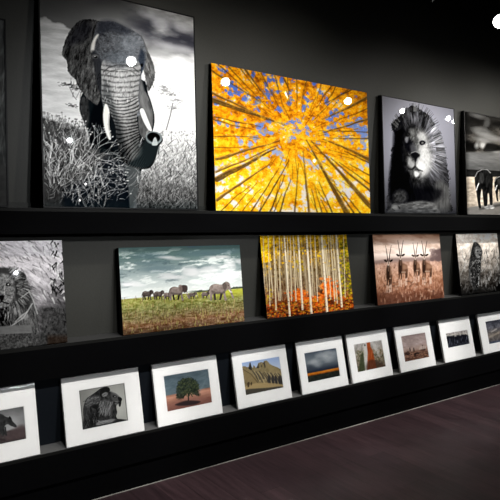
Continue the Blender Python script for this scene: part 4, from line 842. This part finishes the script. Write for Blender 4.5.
def big_picture(name, label, art, x, w, h, zs, a=.1, t=.03, framed=False, group=None, fw=.008):
    al = math.atan2(a, h)
    T = thing(name, (x+w/2, D+.001, zs+t*math.sin(al)+.0006), label, 'picture', group, (-al, 0, 0))
    H = math.hypot(a, h)
    if framed:
        bm = bmesh.new(); ring_frame(bm, -w/2, 0, w/2, H, -w/2+fw, fw, w/2-fw, H-fw, -.0, t)
        bm_obj('frame', bm, M_BLACK, T)
        boxobj('backing_panel', (-w/2+fw, .006, fw), (w/2-fw, t-.002, H-fw), M_SIDE, T)
        face_mesh('photo_panel', art, -w/2+fw, fw, w-2*fw, H-2*fw, .0035, M_ACRYL, T)
    else:
        boxobj('box_mount', (-w/2, .0015, 0), (w/2, t, H), M_SIDE, T)
        face_mesh('photo_panel', art, -w/2, 0, w, H, 0, M_ACRYL, T)
    return T
G1 = 'large pictures on the top ledge'; G2 = 'medium pictures on the middle ledge'
S1, S2, S3 = SHELF
big_picture('framed_picture', 'dark black and white grassland picture cut off by the left edge on the top ledge', art_dark_savannah, .1, .85, 1.0, S1, .05, .045, True, G1)
big_picture('framed_picture', 'tall black and white picture of a bull elephant facing front in tall grass', art_big_elephant, 1.136, 1.022, 1.268, S1, .1, .03, True, G1)
big_picture('wall_picture', 'wide frameless picture looking up into golden yellow autumn trees', art_golden_canopy, 2.294, 1.532, .99, S1, .095, .033, False, G1)
big_picture('framed_picture', 'black and white portrait of a maned lion on the top ledge', art_lion_portrait, 4.004, 1.028, .995, S1, .09, .038, True, G1)
big_picture('framed_picture', 'sepia toned picture of elephants under dark clouds, at the right end of the top ledge', art_walking_elephants, 5.19, 1.42, .998, S1, .092, .036, True, G1)
big_picture('wall_picture', 'black and white picture of a lion resting under grass, leftmost on the middle ledge', art_resting_lion, .55, .726, .588, S2, .1, .026, False, G2)
big_picture('wall_picture', 'colour picture of a small elephant herd crossing a green plain under clouds', art_elephant_herd, 1.628, .93, .535, S2, .082, .04, False, G2)
big_picture('wall_picture', 'colour picture of white birch trunks with orange and yellow leaves', art_birch_wood, 2.766, .908, .6, S2, .117, .011, False, G2)
big_picture('wall_picture', 'brown toned picture of four long horned oryx standing in grass', art_oryx_group, 3.965, .93, .598, S2, .092, .034, False, G2)
big_picture('wall_picture', 'black and white picture of a leopard walking towards the viewer', art_leopard_walking, 5.17, .722, .594, S2, .1, .026, False, G2)

W3, H3 = .508, .403
def matted(label, art, x, win=(.155, .85, .21, .79), curl=0):
    al = math.atan2(.106, .389); t = .018
    T = thing('matted_print', (x+W3/2, D+.001, S3+t*math.sin(al)+.0006), label, 'picture', 'white matted prints on the lowest ledge', (-al, 0, 0))
    u0, u1, v0, v1 = win; a0 = -W3/2+u0*W3; a1 = -W3/2+u1*W3; z1 = H3*(1-v0); z0 = H3*(1-v1)
    bm = bmesh.new(); ring_frame(bm, -W3/2, 0, W3/2, H3, a0, z0, a1, z1, 0, .0028, .0018); bm_obj('mat_board', bm, M_MATB, T)
    face_mesh('photo_paper', art, a0, z0, a1-a0, z1-z0, .003, M_PAPER, T)
    boxobj('backing_board', (-W3/2, .0034, 0), (W3/2, t, H3), M_BACKB, T)
    # clear bag: front sheet with a folded, slightly crinkled flap edge on top
    n = 60; bm = bmesh.new(); rs = np.random.RandomState(int(x*100)); rows = []
    prof = [(-.0026, .001), (-.0026, .1), (-.0026, .2), (-.0026, .3), (-.0026, H3-.014), (-.0026, H3-.002), (-.0016, H3+.0035), (.004, H3+.0055), (t+.0012, H3+.003), (t+.0012, H3-.03)]
    for j, (y, z) in enumerate(prof):
        r = []
        for k in range(n+1):
            cr = rs.uniform(-1, 1) if 6 <= j <= 8 else 0
            r.append(bm.verts.new((-W3/2-.0015+(W3+.003)*k/n, y+cr*.0009, z+(cr*.0012+abs(cr)*curl if j in (6, 7) else 0))))
        rows.append(r)
    for a, b in zip(rows, rows[1:]):
        for k in range(n): bm.faces.new((a[k], a[k+1], b[k+1], b[k]))
    bm_obj('clear_sleeve', bm, M_FILM, T, smooth=True)
    return T
MX = [.611, 1.2752, 1.8824, 2.5244, 3.1389, 3.6981, 4.3135, 4.9635, 5.615]
ML = [('white matted print of a grey predator on a slope, cut off by the left edge', art_predator_walking, (.16, .862, .299, .755), 0),
      ('white matted black and white print of a lion head seen in profile', art_lion_profile, (.205, .795, .212, .796), 0),
      ('white matted print of a single round green tree on pinkish ground', art_lone_tree, (.155, .85, .211, .788), .003),
      ('white matted print of tan eroded rock spires under pale blue sky', art_badlands, (.16, .86, .207, .788), .001),
      ('white matted print of a stormy grey sky over an orange field strip', art_storm_field, (.15, .845, .226, .795), .004),
      ('white matted print of a reddish brown giant tree trunk', art_red_trunk, (.153, .847, .222, .797), 0),
      ('white matted print of a dusty pinkish brown plain with animals', art_dusty_herd, (.154, .842, .217, .789), 0),
      ('white matted print with a small narrow dark picture of a crowded herd', art_wildebeest_crowd, (.17, .873, .325, .676), 0),
      ('white matted print of dark grey and blue rapids at the right end', art_river_crossing, (.25, .86, .204, .784), 0)]
for x, (lab, art, win, curl) in zip(MX, ML): matted(lab, art, x, win, curl)

# ---------------------------------------------------------------- lamps
ZL = EYE+1.3
def spot_head(label, loc, aim, power, size, blend, track_z, radius=.045, col=(1, .99, .97), lens=True, deep=.012):
    loc = Vector(loc); aim = Vector(aim); d = (aim-loc).normalized()
    T = thing('track_spotlight', loc, label, 'lamp', 'spotlights under the ceiling')
    M = d.to_track_quat('Z', 'Y').to_matrix().to_4x4(); r = radius+.012
    bm = bmesh.new(); lathe(bm, [(radius+.004, .0), (r, 0), (r, -.12), (r*.8, -.15), (r*.45, -.16), (0, -.16)], 36, M); 
    b2 = bmesh.new(); lathe(b2, [(radius+.004, 0), (radius+.002, -deep), (0, -deep-.001)], 36, M)
    me = bpy.data.meshes.new('t'); b2.to_mesh(me); b2.free(); bm.from_mesh(me); bpy.data.meshes.remove(me)
    bm_obj('housing', bm, M_METAL, T, smooth=False)
    if lens:
        bm = bmesh.new(); lathe(bm, [(radius, -deep+.004), (radius*.7, -deep+.0065), (0, -deep+.008)], 36, M); bm_obj('lens', bm, M_LENS, T, smooth=True)
    back = M @ Vector((0, 0, -.08))
    bm = bmesh.new(); tube(bm, back+Vector((0, 0, r*.6)), (0, 0, track_z-loc.z), .008); bm_obj('stem', bm, M_METAL, T)
    l = bpy.data.lights.new('spot', 'SPOT'); l.energy = power; l.spot_size = math.radians(size); l.spot_blend = blend; l.shadow_soft_size = radius*.8; l.color = col
    lo = bpy.data.objects.new('lamp_light', l); COL.objects.link(lo); lo.parent = T; lo.matrix_local = Matrix.Translation(d*.004) @ (-d).to_track_quat('Z', 'Y').to_matrix().to_4x4()
    return T
A_ROW = [(2.24, 2.43, 'above the tall elephant picture'), (3.17, 2.46, 'above the left half of the golden tree picture'), (4.69, 2.51, 'above the right half of the golden tree picture'), (5.61, 2.47, 'above the maned lion portrait'), (6.45, 2.49, 'first of a close pair beyond the lion portrait'), (6.66, 2.43, 'second of a close pair beyond the lion portrait')]
for x, y, s in A_ROW:
    spot_head('small black spotlight on the wall track, '+s, (x, y, ZL), (x-.25, D+.1, EYE-.1), PA*(1.15 if x > 5 else 1), 132, 1., ZC, .032 if x > 5 else .042, col=(1, .96, .88))
spot_head('lit black spotlight at the upper right corner, shining towards the viewer', (3.925, 2.41, ZL-.005), (.4, .0, EYE-.1), 20, 60, .5, ZC, .042)
for x, y, s, ax, k in ((2.72, -.23, 'over the middle of the room, left', 1.85, 1.5), (4.48, -.02, 'over the middle of the room, centre', 3.2, .6), (6.32, .24, 'over the middle of the room, right', 4.8, 1.1)):
    spot_head('black spotlight '+s, (x, y, ZL), (ax, D, EYE+.25), PB*k, 31, .8, ZC, .022, col=(.97, .985, 1))
for x in (.9, 2.0, 3.3, 4.9, 6.0, 7.2):  # added row of unseen lamps, put in to light the lowest ledge
    spot_head('added unseen narrow spotlight aimed at the lowest ledge, %s' % {.9: 'far left', 2.: 'left', 3.3: 'left of centre', 4.9: 'right of centre', 6.: 'right', 7.2: 'far right'}[x], (x, .1, ZL), (x*.8+.25, D, EYE-1.33), PD, 33, .5, ZC, .05, deep=.1, lens=False)
for x, y, s, ax in ((4.05, -3.05, 'behind the viewer, nearest', 3.5), (3.28, -4.27, 'behind the viewer, second row', 1.5), (4.64, -4.83, 'behind the viewer, third row', 5.6)):
    spot_head('black spotlight '+s, (x, y, ZL), (ax, D, EYE-.3), PC, 24, .5, ZC, .02, col=(.93, .965, 1))

# ---------------------------------------------------------------- camera
w = bpy.data.worlds.new('room_dark'); SC.world = w; w.use_nodes = True
w.node_tree.nodes['Background'].inputs[0].default_value = (0, 0, 0, 1); w.node_tree.nodes['Background'].inputs[1].default_value = 0
cd = bpy.data.cameras.new('camera'); cam = bpy.data.objects.new('camera', cd); COL.objects.link(cam); SC.camera = cam
cd.sensor_width = 36; cd.sensor_fit = 'HORIZONTAL'; cd.lens = 609.575*36/500; cd.clip_start = .02
Rv = Vector((0.79792485, -0.60219145, 0.02610356)); Uv = Vector((0.02431535, 0.07542995, 0.9968546)); Fv = Vector((0.60226631, 0.79478033, -0.07482993))
cam.matrix_world = Matrix(((Rv.x, Uv.x, -Fv.x, 0), (Rv.y, Uv.y, -Fv.y, 0), (Rv.z, Uv.z, -Fv.z, EYE), (0, 0, 0, 1)))
